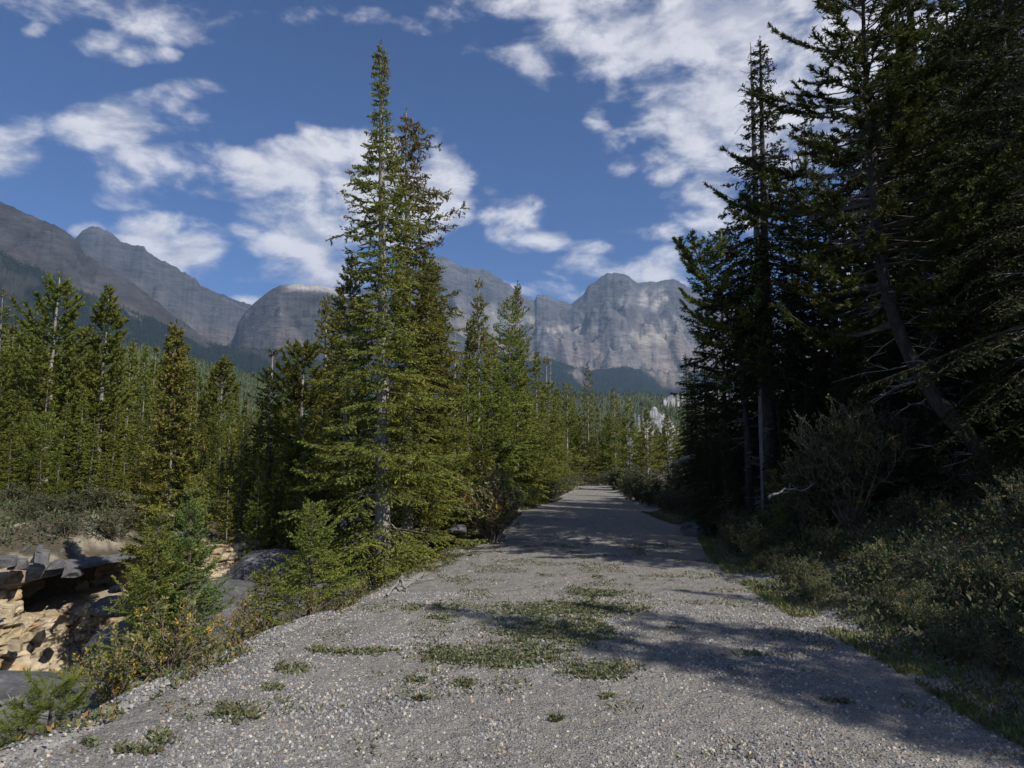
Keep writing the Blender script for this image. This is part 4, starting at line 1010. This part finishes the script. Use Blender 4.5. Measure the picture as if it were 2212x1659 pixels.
lit_ = lerp(np.array((.075, .062, .042)), np.array((.24, .21, .16)), sstep(.5, .62, fbm(bx*2, by*2, 4, 14)))
PX = np.r_[PX, bx]; PY = np.r_[PY, by]; ZC = np.r_[ZV+.02*cid, bz]; tan = np.concatenate([tan, lit_])
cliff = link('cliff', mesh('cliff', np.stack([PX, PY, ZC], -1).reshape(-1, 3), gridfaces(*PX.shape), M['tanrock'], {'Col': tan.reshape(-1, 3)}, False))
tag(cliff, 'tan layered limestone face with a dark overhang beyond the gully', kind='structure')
rg = np.random.default_rng(5)
def block(parent, loc, size, col, seed, rz=0, ry=0., name='stone'):
    g = np.random.default_rng(seed); n_ = 3
    B = np.array([[x, y, z] for z in (-1, -.8, .8, 1) for x, y in ((-1, -1), (0, -1.05), (1, -1), (1.05, 0), (1, 1), (0, 1.05), (-1, 1), (-1.05, 0))], float)
    B[:8, :2] *= .86; B[24:, :2] *= .82; B *= 1+.42*(g.random(B.shape)-.5); B[:, 0] *= 1-.5*g.random()*(B[:, 2] > 0); B[:, 0] += B[:, 2]*g.normal()*.12; B[:, 2] += B[:, 0]*g.normal()*.12
    F = [[r*8+i, r*8+(i+1) % 8, r*8+8+(i+1) % 8, r*8+8+i] for r in range(3) for i in range(8)]
    F += [[24, 25, 26, 31], [26, 27, 30, 31], [27, 28, 29, 30], [0, 7, 2, 1], [2, 7, 6, 3], [3, 6, 5, 4]]
    o = link(name, mesh(name, B*np.array(size), np.array(F), M['tanrock'], {'Col': np.tile(np.array([col]), (len(B), 1))}), parent); o.location = loc; o.rotation_euler = (rg.normal()*.05, ry, rz)
    return o
for (px, py, Y, sx, sz, grey) in [(45,1222,10.9,.34,.20,1),(92,1205,11.2,.30,.26,1),(125,1222,11.4,.36,.17,1),(160,1240,11.7,.35,.12,1),(18,1215,10.7,.30,.2,1),(15,1320,10.4,.42,.26,0),(60,1345,10.6,.3,.16,0),(105,1330,11.1,.28,.10,0),(150,1310,11.5,.22,.10,0),
      (190,1312,11.7,.2,.1,0),(232,1300,11.9,.26,.1,0),(130,1356,11.2,.3,.12,0),(185,1345,11.5,.24,.1,0),(230,1335,11.7,.22,.1,0),(35,1395,10.3,.34,.2,0),(85,1415,10.5,.26,.16,0),(250,1275,12.2,.3,.11,1),(300,1232,12.9,.3,.12,0),(318,1205,13.3,.3,.12,0),(335,1222,13.4,.28,.10,0),(295,1198,13.2,.26,.1,1),(342,1196,13.8,.3,.14,0),(55,1185,11.6,.12,.08,1),(85,1178,11.8,.12,.07,1),(128,1192,11.9,.14,.07,1)]:
    P = at(px+rg.normal()*3, py+rg.normal()*3, Y+(.02 if grey else .10))
    c = (.12, .118, .12) if grey else tuple(np.array((.40, .32, .21))*rg.uniform(.75, 1.15))
    block(cliff, P, (sx*(.36 if grey else .25), .17, sz*(.36 if grey else .27)), c, int(rg.integers(1, 9999)), rz=.5+rg.normal()*.12, ry=rg.normal()*.06)

# boulders and slabs
rock('rock_slab', 11, (-5.25, 6.9, -.80), (1.75, .8, .62), 'long smooth dark slab lying below the gravel edge at the lower left', rz=.30, ry=-.06, sub=5, amp=.10, cuts=8)
rock('boulder', 12, (-5.45, 11.1, -1.12), (1.2, .9, .68), 'dark shaded rock mass jutting below the tan cliff behind the yellow shrub', rz=.35, ry=-.22, sub=5, cuts=10)
rock('boulder', 13, (-4.9, 12.1, -.85), (1.5, 1.0, .6), 'dark rock mass between the gully firs and the cliff overhang', rz=.3, ry=-.15, sub=5, cuts=10)
rock('boulder', 14, (-6.3, 11.6, -.60), (.62, .45, .20), 'grey flat block perched at the mouth of the overhang', rz=.3, ry=.05, sub=4)
rock('rock_slab', 15, (-4.5, 14.3, -.75), (1.9, 1.3, .85), 'broad dark slab in tree shade left of the open branched young fir', rz=-.15, ry=.12, sub=5, cuts=9)
rock('rock_slab', 16, (-3.1, 12.6, -.85), (1.3, .9, .6), 'dark slab directly behind the open branched young fir', rz=.2, ry=-.1, sub=5, cuts=9)
P = at(45, 1092, 14.6); rock('boulder', 17, (P[0], P[1], P[2]-.05), (.34, .3, .28), 'large angular grey boulder on top of the far bank at the left edge', rz=.4, sub=4)
P = at(78, 1128, 14.); rock('boulder', 18, (P[0], P[1], P[2]), (.30, .3, .14), 'flat grey stone just below the angular boulder on the far bank', rz=.1, sub=4)
P = at(112, 1098, 15.2); rock('boulder', 19, (P[0], P[1], P[2]), (.17, .15, .1), 'small grey rock right of the angular boulder on the far bank', rz=.1, sub=4)
P = at(986, 1140, 15.2); rock('boulder', 20, (P[0], P[1], P[2]-.04), (.28, .22, .12), 'pale grey rock left of the round willow bush', rz=.1, sub=4)
P = at(985, 1133, 15.2)
P = at(530, 1418, 6.7); rock('boulder', 21, (P[0]-.1, P[1], P[2]-.12), (.34, .3, .2), 'dark rock poking out under the gravel edge below the small yellow green fir', rz=.5, sub=4)
P = at(455, 1435, 6.3); rock('boulder', 22, (P[0]-.2, P[1], P[2]-.16), (.3, .25, .15), 'dark rock under the gravel edge right of the yellow shrub', rz=.2, sub=4)
P = at(1890, 958, 14.); rock('boulder', 23, (P[0], P[1], P[2]-.3), (.5, .4, .5), 'leaning grey boulder half hidden among the shrubs on the right bank', rz=.3, ry=.5, sub=4)
P = at(1500, 1015, 17.); rock('boulder', 24, (P[0], P[1], Hs(P[0], P[1])+.1), (.4, .4, .3), 'dark boulder at the foot of the crooked pine', rz=.3, sub=4)

# ------------------------------------------------------------------ loose stones of the gravel
def stones(name, n, ymin, ymax, rmin, rmax, seed, power=1.0, xl=0., keep=None, label=None):
    rng = np.random.default_rng(seed)
    y = ymin*(ymax/ymin)**rng.random(n*2) if power == 0 else ymin+(ymax-ymin)*rng.random(n*2)**power
    x = xL(y)+xl+(xR(y)-xL(y)-xl+.35)*rng.random(n*2)
    ok = np.abs(x) < .80*y+.25
    cl = fbm(x*1.6, y*1.6, 4, 71)
    tr_ = fbm(x*1.25, y*.10, 4, 72)
    ok &= rng.random(n*2) < (sstep(.30, .55, cl)*.75+.25)*(1-.3*sstep(.47, .60, tr_))
    x, y = x[ok][:n], y[ok][:n]; n = len(x)
    r = rmin+(rmax-rmin)*rng.random(n)**2.6
    B = np.array([[-1,-1,-1],[1,-1,-1],[1,1,-1],[-1,1,-1],[-1,-1,1],[1,-1,1],[1,1,1],[-1,1,1]], float)*np.array([1,1,.62])
    B[4:, :2] *= .62
    V = np.repeat(B[None], n, 0)*(1+.42*(rng.random((n, 8, 3))-.5))
    th = rng.random(n)*6.283; c, s = np.cos(th), np.sin(th)
    V = np.stack([V[..., 0]*c[:, None]-V[..., 1]*s[:, None], V[..., 0]*s[:, None]*.8+V[..., 1]*c[:, None]*.8, V[..., 2]+V[..., 0]*(rng.random((n, 1))-.5)*.7], -1)*r[:, None, None]*.72
    V += np.stack([x, y, zg(x, y)+r*.22], 1)[:, None]
    q = np.array([[4,5,6,7],[0,1,5,4],[1,2,6,5],[2,3,7,6],[3,0,4,7]])
    F = (np.arange(n)[:, None, None]*8+q[None]).reshape(-1, 4)
    pal_ = np.array([(.13,.13,.14),(.18,.18,.19),(.245,.243,.25),(.32,.315,.31),(.40,.385,.36),(.47,.42,.34),(.46,.45,.43),(.38,.28,.19)])
    col = np.array([1.0, .99, .96])*pal_[rng.choice(8, n, p=[.20,.25,.22,.14,.09,.06,.02,.02])]*(.85+.3*rng.random((n, 1)))
    o = link(name, mesh(name, V.reshape(-1, 3), F, M['stones'], {'Col': np.repeat(col, 8, 0)})); tag(o, label, kind='stuff')
stones('gravel_stones', 50000, 3.2, 9.5, .0055, .017, 1, 1.3, xl=-.3, label='small angular grey and tan stones covering the gravel pad')
stones('gravel_stones', 3500, 4, 22, .010, .022, 2, 1.0, xl=-.45, label='sparser larger stones along the track')

# ------------------------------------------------------------------ low plants on the gravel and verges
def leafbed(name, X, Y, Z, leaf, pal, seed, label, upright=.7, wd=.22):
    rng = np.random.default_rng(seed); n = len(X)
    az = rng.random(n)*6.283; el = upright*(.3+.9*rng.random(n)); l = leaf*(.5+.8*rng.random(n))
    d = np.stack([np.cos(az)*np.cos(el), np.sin(az)*np.cos(el), np.sin(el)], 1); s = unit(np.cross(d, rng.normal(size=(n, 3))))
    c = np.stack([X, Y, Z], 1)
    V = np.stack([c, c+d*(l*.5)[:, None]+s*(l*wd)[:, None], c+d*l[:, None], c+d*(l*.5)[:, None]-s*(l*wd)[:, None]], 1).reshape(-1, 3)
    pc = np.array([p[0] for p in pal]); pp = np.array([p[1] for p in pal]); pp /= pp.sum()
    col = pc[rng.choice(len(pal), n, p=pp)]*(.8+.4*rng.random((n, 1)))
    o = link(name, mesh(name, V, np.arange(len(V)).reshape(-1, 4), M['leaf'], {'Col': np.repeat(col, 4, 0)})); return tag(o, label, kind='stuff')
PALG = [((.13, .15, .07), .4), ((.20, .22, .13), .25), ((.30, .31, .24), .1), ((.17, .10, .05), .12), ((.08, .10, .04), .13)]
patches = [(1194,1367,120,30,5200,'large'),(1092,1424,112,20,3400,'long'),(966,1418,48,20,1100,'greener'),(1296,1455,66,17,1500,'rounded'),(1190,1320,135,14,3600,'shaded'),(1290,1316,80,13,2200,'shaded right hand'),(1288,1284,62,8,1300,'thin far'),
  (954,1340,34,7,420,'small'),(960,1316,62,6,700,'flat'),(894,1320,22,10,330,'reddish tipped'),(900,1472,26,7,300,'sparse'),(1002,1481,22,9,330,'silvery'),(909,1515,18,5,180,'tiny'),(1200,1556,14,7,150,'little'),(1311,1509,14,5,130,'faint'),(813,1410,40,9,420,'patchy'),(745,1412,35,8,350,'left'),(690,1408,30,8,300,'yellow green'),(630,1450,45,12,520,'low'),(510,1546,52,19,900,'leafy'),(345,1600,27,18,420,'upright'),(300,1627,52,11,500,'creeping'),(195,1612,16,8,150,'isolated'),
  (590,1490,25,8,200,'dull'),(1180,1245,20,4,160,'distant'),(1060,1175,25,4,150,'distant left'),(1800,1520,40,8,160,'faint right'),(1620,1420,40,8,150,'faint middle'),(1290,1248,14,4,130,'small distant')]
for i, (cx, cy, rx, ry, n, w) in enumerate(patches):
    n = int(n*1.25)
    rng = np.random.default_rng(300+i); n = int(n*(1.9 if i < 7 else 1)); rx *= (1.12 if i < 7 else 1); ry *= (1.15 if i < 7 else 1)
    q = rng.normal(size=(n, 2))*.42; q = q+.28*np.stack([fbm(q[:, 0]*3+i, q[:, 1]*3, 3, i)-.5, fbm(q[:, 0]*3+9, q[:, 1]*3+i, 3, i+50)-.5], 1)*3
    gxx, gyy = onground(cx+q[:, 0]*rx, cy+q[:, 1]*ry)
    cl = fbm(gxx*7, gyy*7, 3, 400+i); ok = (cl > (.31 if i < 7 else .38)) & (gyy > 2.5); gxx, gyy = gxx[ok], gyy[ok]
    x0, y0 = onground(cx, cy)
    leafbed('ground_cover', gxx, gyy, zg(gxx, gyy), .040, PALG, 500+i, '%s patch of low leafy plants on the gravel' % w, upright=.8)
# verges: grass and herbs
rng = np.random.default_rng(9)
def scatter(n, fx, fy, seed, thr=.45, sc=1.3):
    rng = np.random.default_rng(seed); y = fy(rng.random(n)); x = fx(y, rng.random(n)); k = fbm(x*sc, y*sc, 4, seed) > thr
    return x[k], y[k]
x, y = scatter(50000, lambda y, u: xR(y)-.35+u**1.5*2.2, lambda u: 3.5+22*u**1.4, 91, .40); leafbed('grass', x, y, H(x, y)+.01, .06, [((.10, .13, .04), .5), ((.15, .17, .06), .3), ((.2, .15, .07), .2)], 92, None, 1.2, .12)
x, y = scatter(58000, lambda y, u: xR(y)+.1+u*6.5, lambda u: 3.8+18*u**1.2, 191, .40)
leafbed('undergrowth', x, y, H(x, y)+.02+(.08+.22*sstep(0, 1.2, x-xR(y)))*np.random.default_rng(2).random(len(x))**1.3*(.4+1.2*fbm(x*1.1, y*1.1, 3, 12)), .06, [((.06, .08, .035), .5), ((.10, .125, .055), .33), ((.17, .13, .05), .09), ((.06, .05, .03), .08)], 192, 'leafy undergrowth covering the right bank', 1., .24)
x, y = scatter(60000, lambda y, u: -2.6+u*6.2, lambda u: 4.2+11*u, 193, .60, 2.4); leafbed('weeds', x, y, zg(x, y), .035, PALG, 194, 'thin scattered weeds on the gravel', .9, .2)
x, y = scatter(30000, lambda y, u: xR(y)+.8+u*9, lambda u: 4+24*u, 93, .42); leafbed('herbs', x, y, H(x, y)+.02, .09, [((.05, .07, .03), .5), ((.09, .10, .04), .3), ((.20, .11, .05), .2)], 94, None, .9, .2)
x, y = scatter(30000, lambda y, u: xL(y)+.15-u**1.3*3.0, lambda u: 3.8+16*u, 95, .45); leafbed('herbs', x, y, H(x, y)+.02, .055, [((.09, .11, .04), .5), ((.18, .19, .08), .2), ((.26, .17, .06), .15), ((.12, .08, .05), .15)], 96, None, .9, .2)
x, y = scatter(46000, lambda y, u: -13+u*10, lambda u: 8.5+10*u, 97, .43); k = (bankside(x, y) > .12) & ~((bankside(x, y) < 1.5) & (x < -8.2-.3*fbm(x*3, y*3, 2, 8))); x, y = x[k], y[k]
leafbed('juniper_mat', x, y, H(x, y)+.03+.10*np.random.default_rng(1).random(len(x)), .085, [((.075, .095, .04), .5), ((.11, .13, .06), .35), ((.15, .13, .08), .15)], 98, None, 1., .2)
x, y = scatter(40000, lambda y, u: xL(y)+.2-u*4., lambda u: 14+22*u, 99, .45); leafbed('herbs', x, y, H(x, y)+.02, .09, [((.08, .10, .04), .6), ((.14, .14, .06), .25), ((.2, .14, .06), .15)], 90, None, .9, .2)

# ------------------------------------------------------------------ shrubs
PD = [((.06, .08, .035), .55), ((.10, .12, .06), .33), ((.22, .17, .05), .07), ((.05, .05, .025), .05)]
PW = [((.11, .14, .065), .5), ((.17, .19, .09), .3), ((.24, .19, .08), .10), ((.10, .11, .05), .08)]
PYEL = [((.13, .15, .055), .58), ((.46, .33, .04), .16), ((.30, .28, .10), .22), ((.42, .20, .03), .04)]
SH = {}
for i in range(3): SH['dark', i] = shrub_meshes(shrub_data(600+i, 1., .62, 26, .055, PD, 1.15))
for i in range(2): SH['pale', i] = shrub_meshes(shrub_data(610+i, .75, .55, 26, .05, PW, 1.2))
for i in range(2): SH['yellow', i] = shrub_meshes(shrub_data(620+i, .8, .5, 18, .05, PYEL, .9))
rs_ = np.random.default_rng(31)
place_shrub(shrub_meshes(shrub_data(630, 1.05, .62, 60, .06, [((.17, .19, .085), .45), ((.27, .27, .13), .25), ((.42, .28, .05), .15), ((.14, .08, .05), .2)], 1.1)), 'willow_shrub', *onground(1062, 1172)[:2], 'round willow bush with orange tips standing on the gravel right of the tallest spruce', s=1.4)
place_shrub(shrub_meshes(shrub_data(631, .95, .6, 24, .05, PYEL, 1.0)), 'willow_shrub', -3.62, 6.55, 'shrub with bright yellow leaves in the gully below the pair of firs', s=.78)
place_shrub(shrub_meshes(shrub_data(632, .8, .5, 20, .045, PYEL, .9)), 'willow_shrub', -2.95, 6.1, 'lower yellow leaved shrub touching the gravel edge', s=.85)
place_shrub(shrub_meshes(shrub_data(633, 1.2, .5, 22, .035, [((.16, .10, .06), .6), ((.13, .13, .07), .4)], .5, .2)), 'willow_shrub', -3.2, 8.9, 'nearly leafless brown shrub between the pair of firs and the small fir', s=1.0)
for (x, y, s, lab) in [(-2.75, 7.15, .55, 'yellow tinged low shrub at the foot of the small yellow green fir'), (-3.3, 7.8, .6, 'small orange tinged shrub behind the small yellow green fir'), (-2.3, 8.1, .4, 'tiny yellow shrub at the foot of the open branched young fir'), (-1.95, 9.0, .35, 'tiny shrub under the lowest boughs of the tallest spruce'), (-4.4, 7.4, .7, 'yellow flecked shrub behind the bright yellow one'), (-4.0, 5.6, .35, 'low green shrub on the end of the long dark slab')]:
    place_shrub(SH['yellow', int(rs_.integers(0, 2))], 'willow_shrub', x, y, lab, s=s, rz=rs_.random()*6)
P = at(18, 1440, 8.6); place_shrub(SH['dark', 0], 'juniper_shrub', P[0], P[1], 'dark green bush at the left edge below the tan cliff', s=.7, sz=.8)
for i, (px, Y, s, kd) in enumerate([(1215,24,.95,'dark'),(1235,27,.8,'dark'),(1190,21.5,.6,'dark'),(1150,19.5,.5,'yellow'),(1125,22,.7,'dark'),(1318,44,1.3,'pale'),(1255,33,1.1,'dark'),(1100,23,.7,'pale'),(1060,21,.7,'dark')]):
    P = at(px, 1060, Y); place_shrub(SH[kd, i % 2], 'willow_shrub', min(P[0], xL(Y)-.25), Y, 'low green bush along the left side of the receding track', 'bushes along the left side of the track', s=s, rz=i)
n = 0
for i in range(175):
    y = 4.2+30*(i/175.)**1.35; e = rs_.choice([.35, .6, 1.3, 2.2, 3.4])+rs_.normal()*.2
    x = xR(y)+e+.15*(y > 12)
    if abs(math.hypot(x-7.8, y-10.6)) < .5 or x > .78*y+1.2: continue
    front = e < 1.9
    pal_ = ('pale' if rs_.random() < .55 else 'dark') if (front and 5.5 < y < 11) else ('yellow' if rs_.random() < .08 else 'dark')
    s = (.50 if e < .9 else .75 if e < 1.9 else 1.0)*rs_.uniform(.7, 1.15)*(1.15 if y > 12 else .78)
    dist = 'in the nearest corner' if y < 5 else 'nearest the viewer' if y < 6.5 else 'below the leaning pine' if y < 9.5 else 'just short of the tall feathery willows' if y < 11.5 else 'before the tall feathery willows' if y < 14 else 'below the column spruce' if y < 20 else 'near the far bend'
    row = 'at the gravel edge' if e < .9 else 'in the second row' if e < 1.9 else 'high on the bank' if e < 2.9 else 'topmost on the bank'
    lab = '%s %s willow %s, %s' % ({'pale': 'pale grey green', 'dark': 'dark leafy', 'yellow': 'yellowing'}[pal_], 'small' if s < .55 else 'medium' if s < .9 else 'large', row, dist)
    place_shrub(SH[pal_, int(rs_.integers(0, 2 if pal_ != 'dark' else 3))], 'willow_shrub', x, y, lab, {'pale': 'pale willows along the right edge', 'dark': 'dark willows on the right bank', 'yellow': 'yellowing willows on the right bank'}[pal_], s=s, rz=rs_.random()*6)
TALL = shrub_meshes(shrub_data(640, 1.0, .5, 70, .032, PD, 1.7, .2))
for (px, Y, s) in [(1830, 12.2, 2.0), (1880, 13., 1.9), (1780, 12.8, 1.6), (1960, 12.5, 1.5)]:
    P = at(px, 1000, Y); place_shrub(TALL, 'willow_shrub', P[0], P[1], {1830: 'tallest feathery willow before the dark forest on the right bank', 1880: 'feathery willow leaning toward the grey boulder on the right bank', 1780: 'tall willow at the left of the feathery group on the right bank', 1960: 'shorter tall willow just left of the leaning pine foot'}[px], 'tall willows on the right bank', s=s, rz=px)
P = at(1620, 1080, 12.2); place_shrub(SH['yellow', 0], 'willow_shrub', P[0], P[1], 'willow with a sunlit yellow tip on the right bank near the bend', s=.9)

for i, (px, py, Y, s) in enumerate([(20,1120,14.4,.55),(75,1125,14.,.45),(140,1150,13.,.6),(170,1165,12.8,.5),(205,1178,12.9,.6),(240,1150,13.6,.7),(150,1120,14.2,.6),(200,1110,14.6,.7),(260,1110,14.8,.7),(20,1110,14.,.6),(285,1150,14.2,.6),(225,1190,13.1,.45),(320,1130,15,.7),(100,1120,14,.5),(60,1135,13.4,.5)]):
    P = at(px, py, Y); place_shrub(SH['pale' if i % 4 == 0 else 'dark', i % 2], 'juniper_shrub', P[0], P[1], '%s low bush above the overhang, %s' % ('pale' if i % 4 == 0 else 'dark', 'beside the angular boulder' if px < 70 else 'over the left end of the lip' if px < 130 and py > 1125 else 'over the middle of the lip' if px < 220 and py > 1140 else 'over the right end of the lip' if py > 1140 else 'high on the slope'), 'low bushes above the overhang', s=s*1.15, rz=i, sz=.7, dz=-.05)

for i in range(46):
    y = 30+30*rs_.random(); left = i % 2
    x = xL(y)-.1-rs_.random()*1.2 if left else xR(y)+.1+rs_.random()*1.4
    place_shrub(SH['dark', i % 3], 'willow_shrub', x, y, '%s bush at the %s edge of the narrowing track, %s' % ('taller' if i % 3 else 'lower', 'left' if left else 'right', 'nearer part' if y < 40 else 'middle part' if y < 50 else 'far part'), 'bushes along the narrowing track', s=rs_.uniform(.8, 1.5), rz=i)
for i in range(16):
    x = 4.5+i*.42; y = 59+rs_.random()*2.5
    place_shrub(SH['dark', i % 3], 'willow_shrub', x, y, '%s bush across the visible end of the track' % ('left hand' if i < 8 else 'right hand'), 'bushes across the end of the track', s=rs_.uniform(.7, 1.2), rz=i)

# ------------------------------------------------------------------ dead wood
def branch(pts, r, label, seed, name='fallen_branch', twigs=5, mat='bark'):
    rng = np.random.default_rng(seed); P = np.array(pts, float)
    L = np.r_[0, np.cumsum(np.linalg.norm(np.diff(P, axis=0), axis=1))]; s = np.linspace(0, L[-1], 12); Q = np.stack([np.interp(s, L, P[:, k]) for k in range(3)], 1)
    Q[1:-1] += rng.normal(size=(10, 3))*r*.5
    V, F = tubes(Q[None], (r*(1-.75*np.linspace(0, 1, 12)))[None]*(1+.2*rng.random((1, 12))), 7)
    if twigs:
        i = rng.integers(2, 11, twigs); d = unit(rng.normal(size=(twigs, 3))+[0, 0, .6])*(.15+.25*rng.random((twigs, 1)))*L[-1]*.4
        v2, f2 = tubes(np.stack([Q[i], Q[i]+d*.5+rng.normal(size=d.shape)*.01, Q[i]+d], 1), np.array([[.3, .2, .08]])*r*np.ones((twigs, 1)), 5)
        F = np.r_[F, f2+len(V)]; V = np.r_[V, v2]
    o = link(name, mesh(name, V, F, M[mat], None, True)); return tag(o, label, 'branch' if r < .06 else 'log')
def g3(px, py, dz=.03, Y=None):
    x, y = onground(px, py); return (x, y, zg(x, y)+dz)
branch([g3(835, 1295, .03), g3(866, 1270, .10), g3(905, 1262, .05), g3(938, 1254, .02)], .018, 'grey splintered branch lying at the gravel edge under the tallest spruce', 1)
branch([g3(868, 1272, .15), g3(872, 1277, .05), g3(884, 1283, .0)], .026, 'short weathered stump piece standing at the gravel edge under the tallest spruce', 2, 'stump', 2)
branch([at(1495, 985, 19), at(1450, 1003, 20), at(1425, 1022, 20.5)], .07, 'grey log leaning down the bank beside the track', 3, 'fallen_log', 3)
branch([at(1660, 1075, 11.2), at(1700, 1055, 11.4), at(1735, 1060, 11.5), at(1760, 1042, 11.6)], .02, 'bare grey branch stretched over the willows on the right bank', 4, twigs=9)
branch([at(2080, 1010, 11.5), at(2010, 1100, 10.), at(1980, 1130, 9.5)], .03, 'thin dead stick beside the root of the leaning pine', 5, twigs=3, mat='bark_dark')
branch([at(250, 1120, 14.6), at(330, 1085, 14.8), at(380, 1060, 15)], .025, 'dead grey branch on the far bank behind the pair of firs', 6, twigs=10)
branch([at(0, 1525, 5.2), at(35, 1505, 5.5), at(60, 1530, 5.2)], .012, 'dry twig at the far left end of the long dark slab', 7, twigs=8)

# ------------------------------------------------------------------ forest on the distant slopes
def far_forest(name, grid, n, h0, h1, seed, vlo=0., vhi=1., pxr=None, topn=0, label=None, mat='forest'):
    rng = np.random.default_rng(seed); X, Y, Z = grid; nr, nc = X.shape
    vi = (vlo+(vhi-vlo)*rng.random(n+topn))*(nr-1.01); vi[:topn] = nr-1.02-rng.random(topn)*1.5
    ui = rng.random(n+topn)*(nc-1.01)
    i = vi.astype(int); j = ui.astype(int); fi = vi-i; fj = ui-j
    bil = lambda A: A[i, j]*(1-fi)*(1-fj)+A[i+1, j]*fi*(1-fj)+A[i, j+1]*(1-fi)*fj+A[i+1, j+1]*fi*fj
    x, y, z = bil(X), bil(Y), bil(Z)
    a = x/y; k = np.abs(a) < .82; x, y, z = x[k], y[k], z[k]; n = len(x)
    h = (h0+(h1-h0)*rng.random(n)); w = h*(.13+.07*rng.random(n))
    tiers = []
    for zb, zt, ww in ((.05, .55, 1.), (.35, .8, .72), (.62, 1., .42)):
        th = rng.random(n)*6.28
        ring = np.stack([np.stack([np.cos(th+q*2.094)*w*ww, np.sin(th+q*2.094)*w*ww, h*zb*(1+.1*rng.random(n))], 1) for q in range(3)], 1)
        ap = np.stack([w*0+rng.normal(size=n)*w*.05, w*0, h*zt], 1)[:, None]
        tiers.append(np.concatenate([ring, ap], 1))
    T = np.stack(tiers, 1)+np.stack([x, y, z-h*.05], 1)[:, None, None]
    V = T.reshape(-1, 3); base = np.arange(n*3)[:, None, None]*4
    F = (base+np.array([[0, 1, 3], [1, 2, 3], [2, 0, 3]])[None]).reshape(-1, 3)
    o = link(name, mesh(name, V, F, M[mat], {'t': np.repeat(rng.random(n), 12)})); return tag(o, label, kind='stuff')
far_forest('distant_forest', iH, 9000, 6, 11.5, 5, .12, 1., topn=500, label='pale green wooded hillside beyond the nearer trees')
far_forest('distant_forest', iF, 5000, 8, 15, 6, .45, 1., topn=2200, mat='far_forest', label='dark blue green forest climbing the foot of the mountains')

# ------------------------------------------------------------------ the air
hz = bpy.data.materials.new('haze'); hz.use_nodes = True; nt = hz.node_tree
for n_ in list(nt.nodes): nt.nodes.remove(n_)
out = nt.nodes.new('ShaderNodeOutputMaterial'); pv = nt.nodes.new('ShaderNodeVolumePrincipled')
pv.inputs['Color'].default_value = (.46, .68, 1.0, 1); pv.inputs['Density'].default_value = 5.2e-5; pv.inputs['Anisotropy'].default_value = 0.0
nt.links.new(pv.outputs[0], out.inputs['Volume'])
hx, hy0, hy1, hb, ht = 9300., -9300., 9300., -60., 1990.
HVv = np.array([(x, y, z) for z in (hb, ht) for x, y in ((-hx, hy0), (hx, hy0), (hx, hy1), (-hx, hy1))])
HF = np.array([[0, 3, 2, 1], [4, 5, 6, 7], [0, 1, 5, 4], [1, 2, 6, 5], [2, 3, 7, 6], [3, 0, 4, 7]])
o = link('haze', mesh('haze', HVv, HF, hz)); tag(o, kind='stuff')
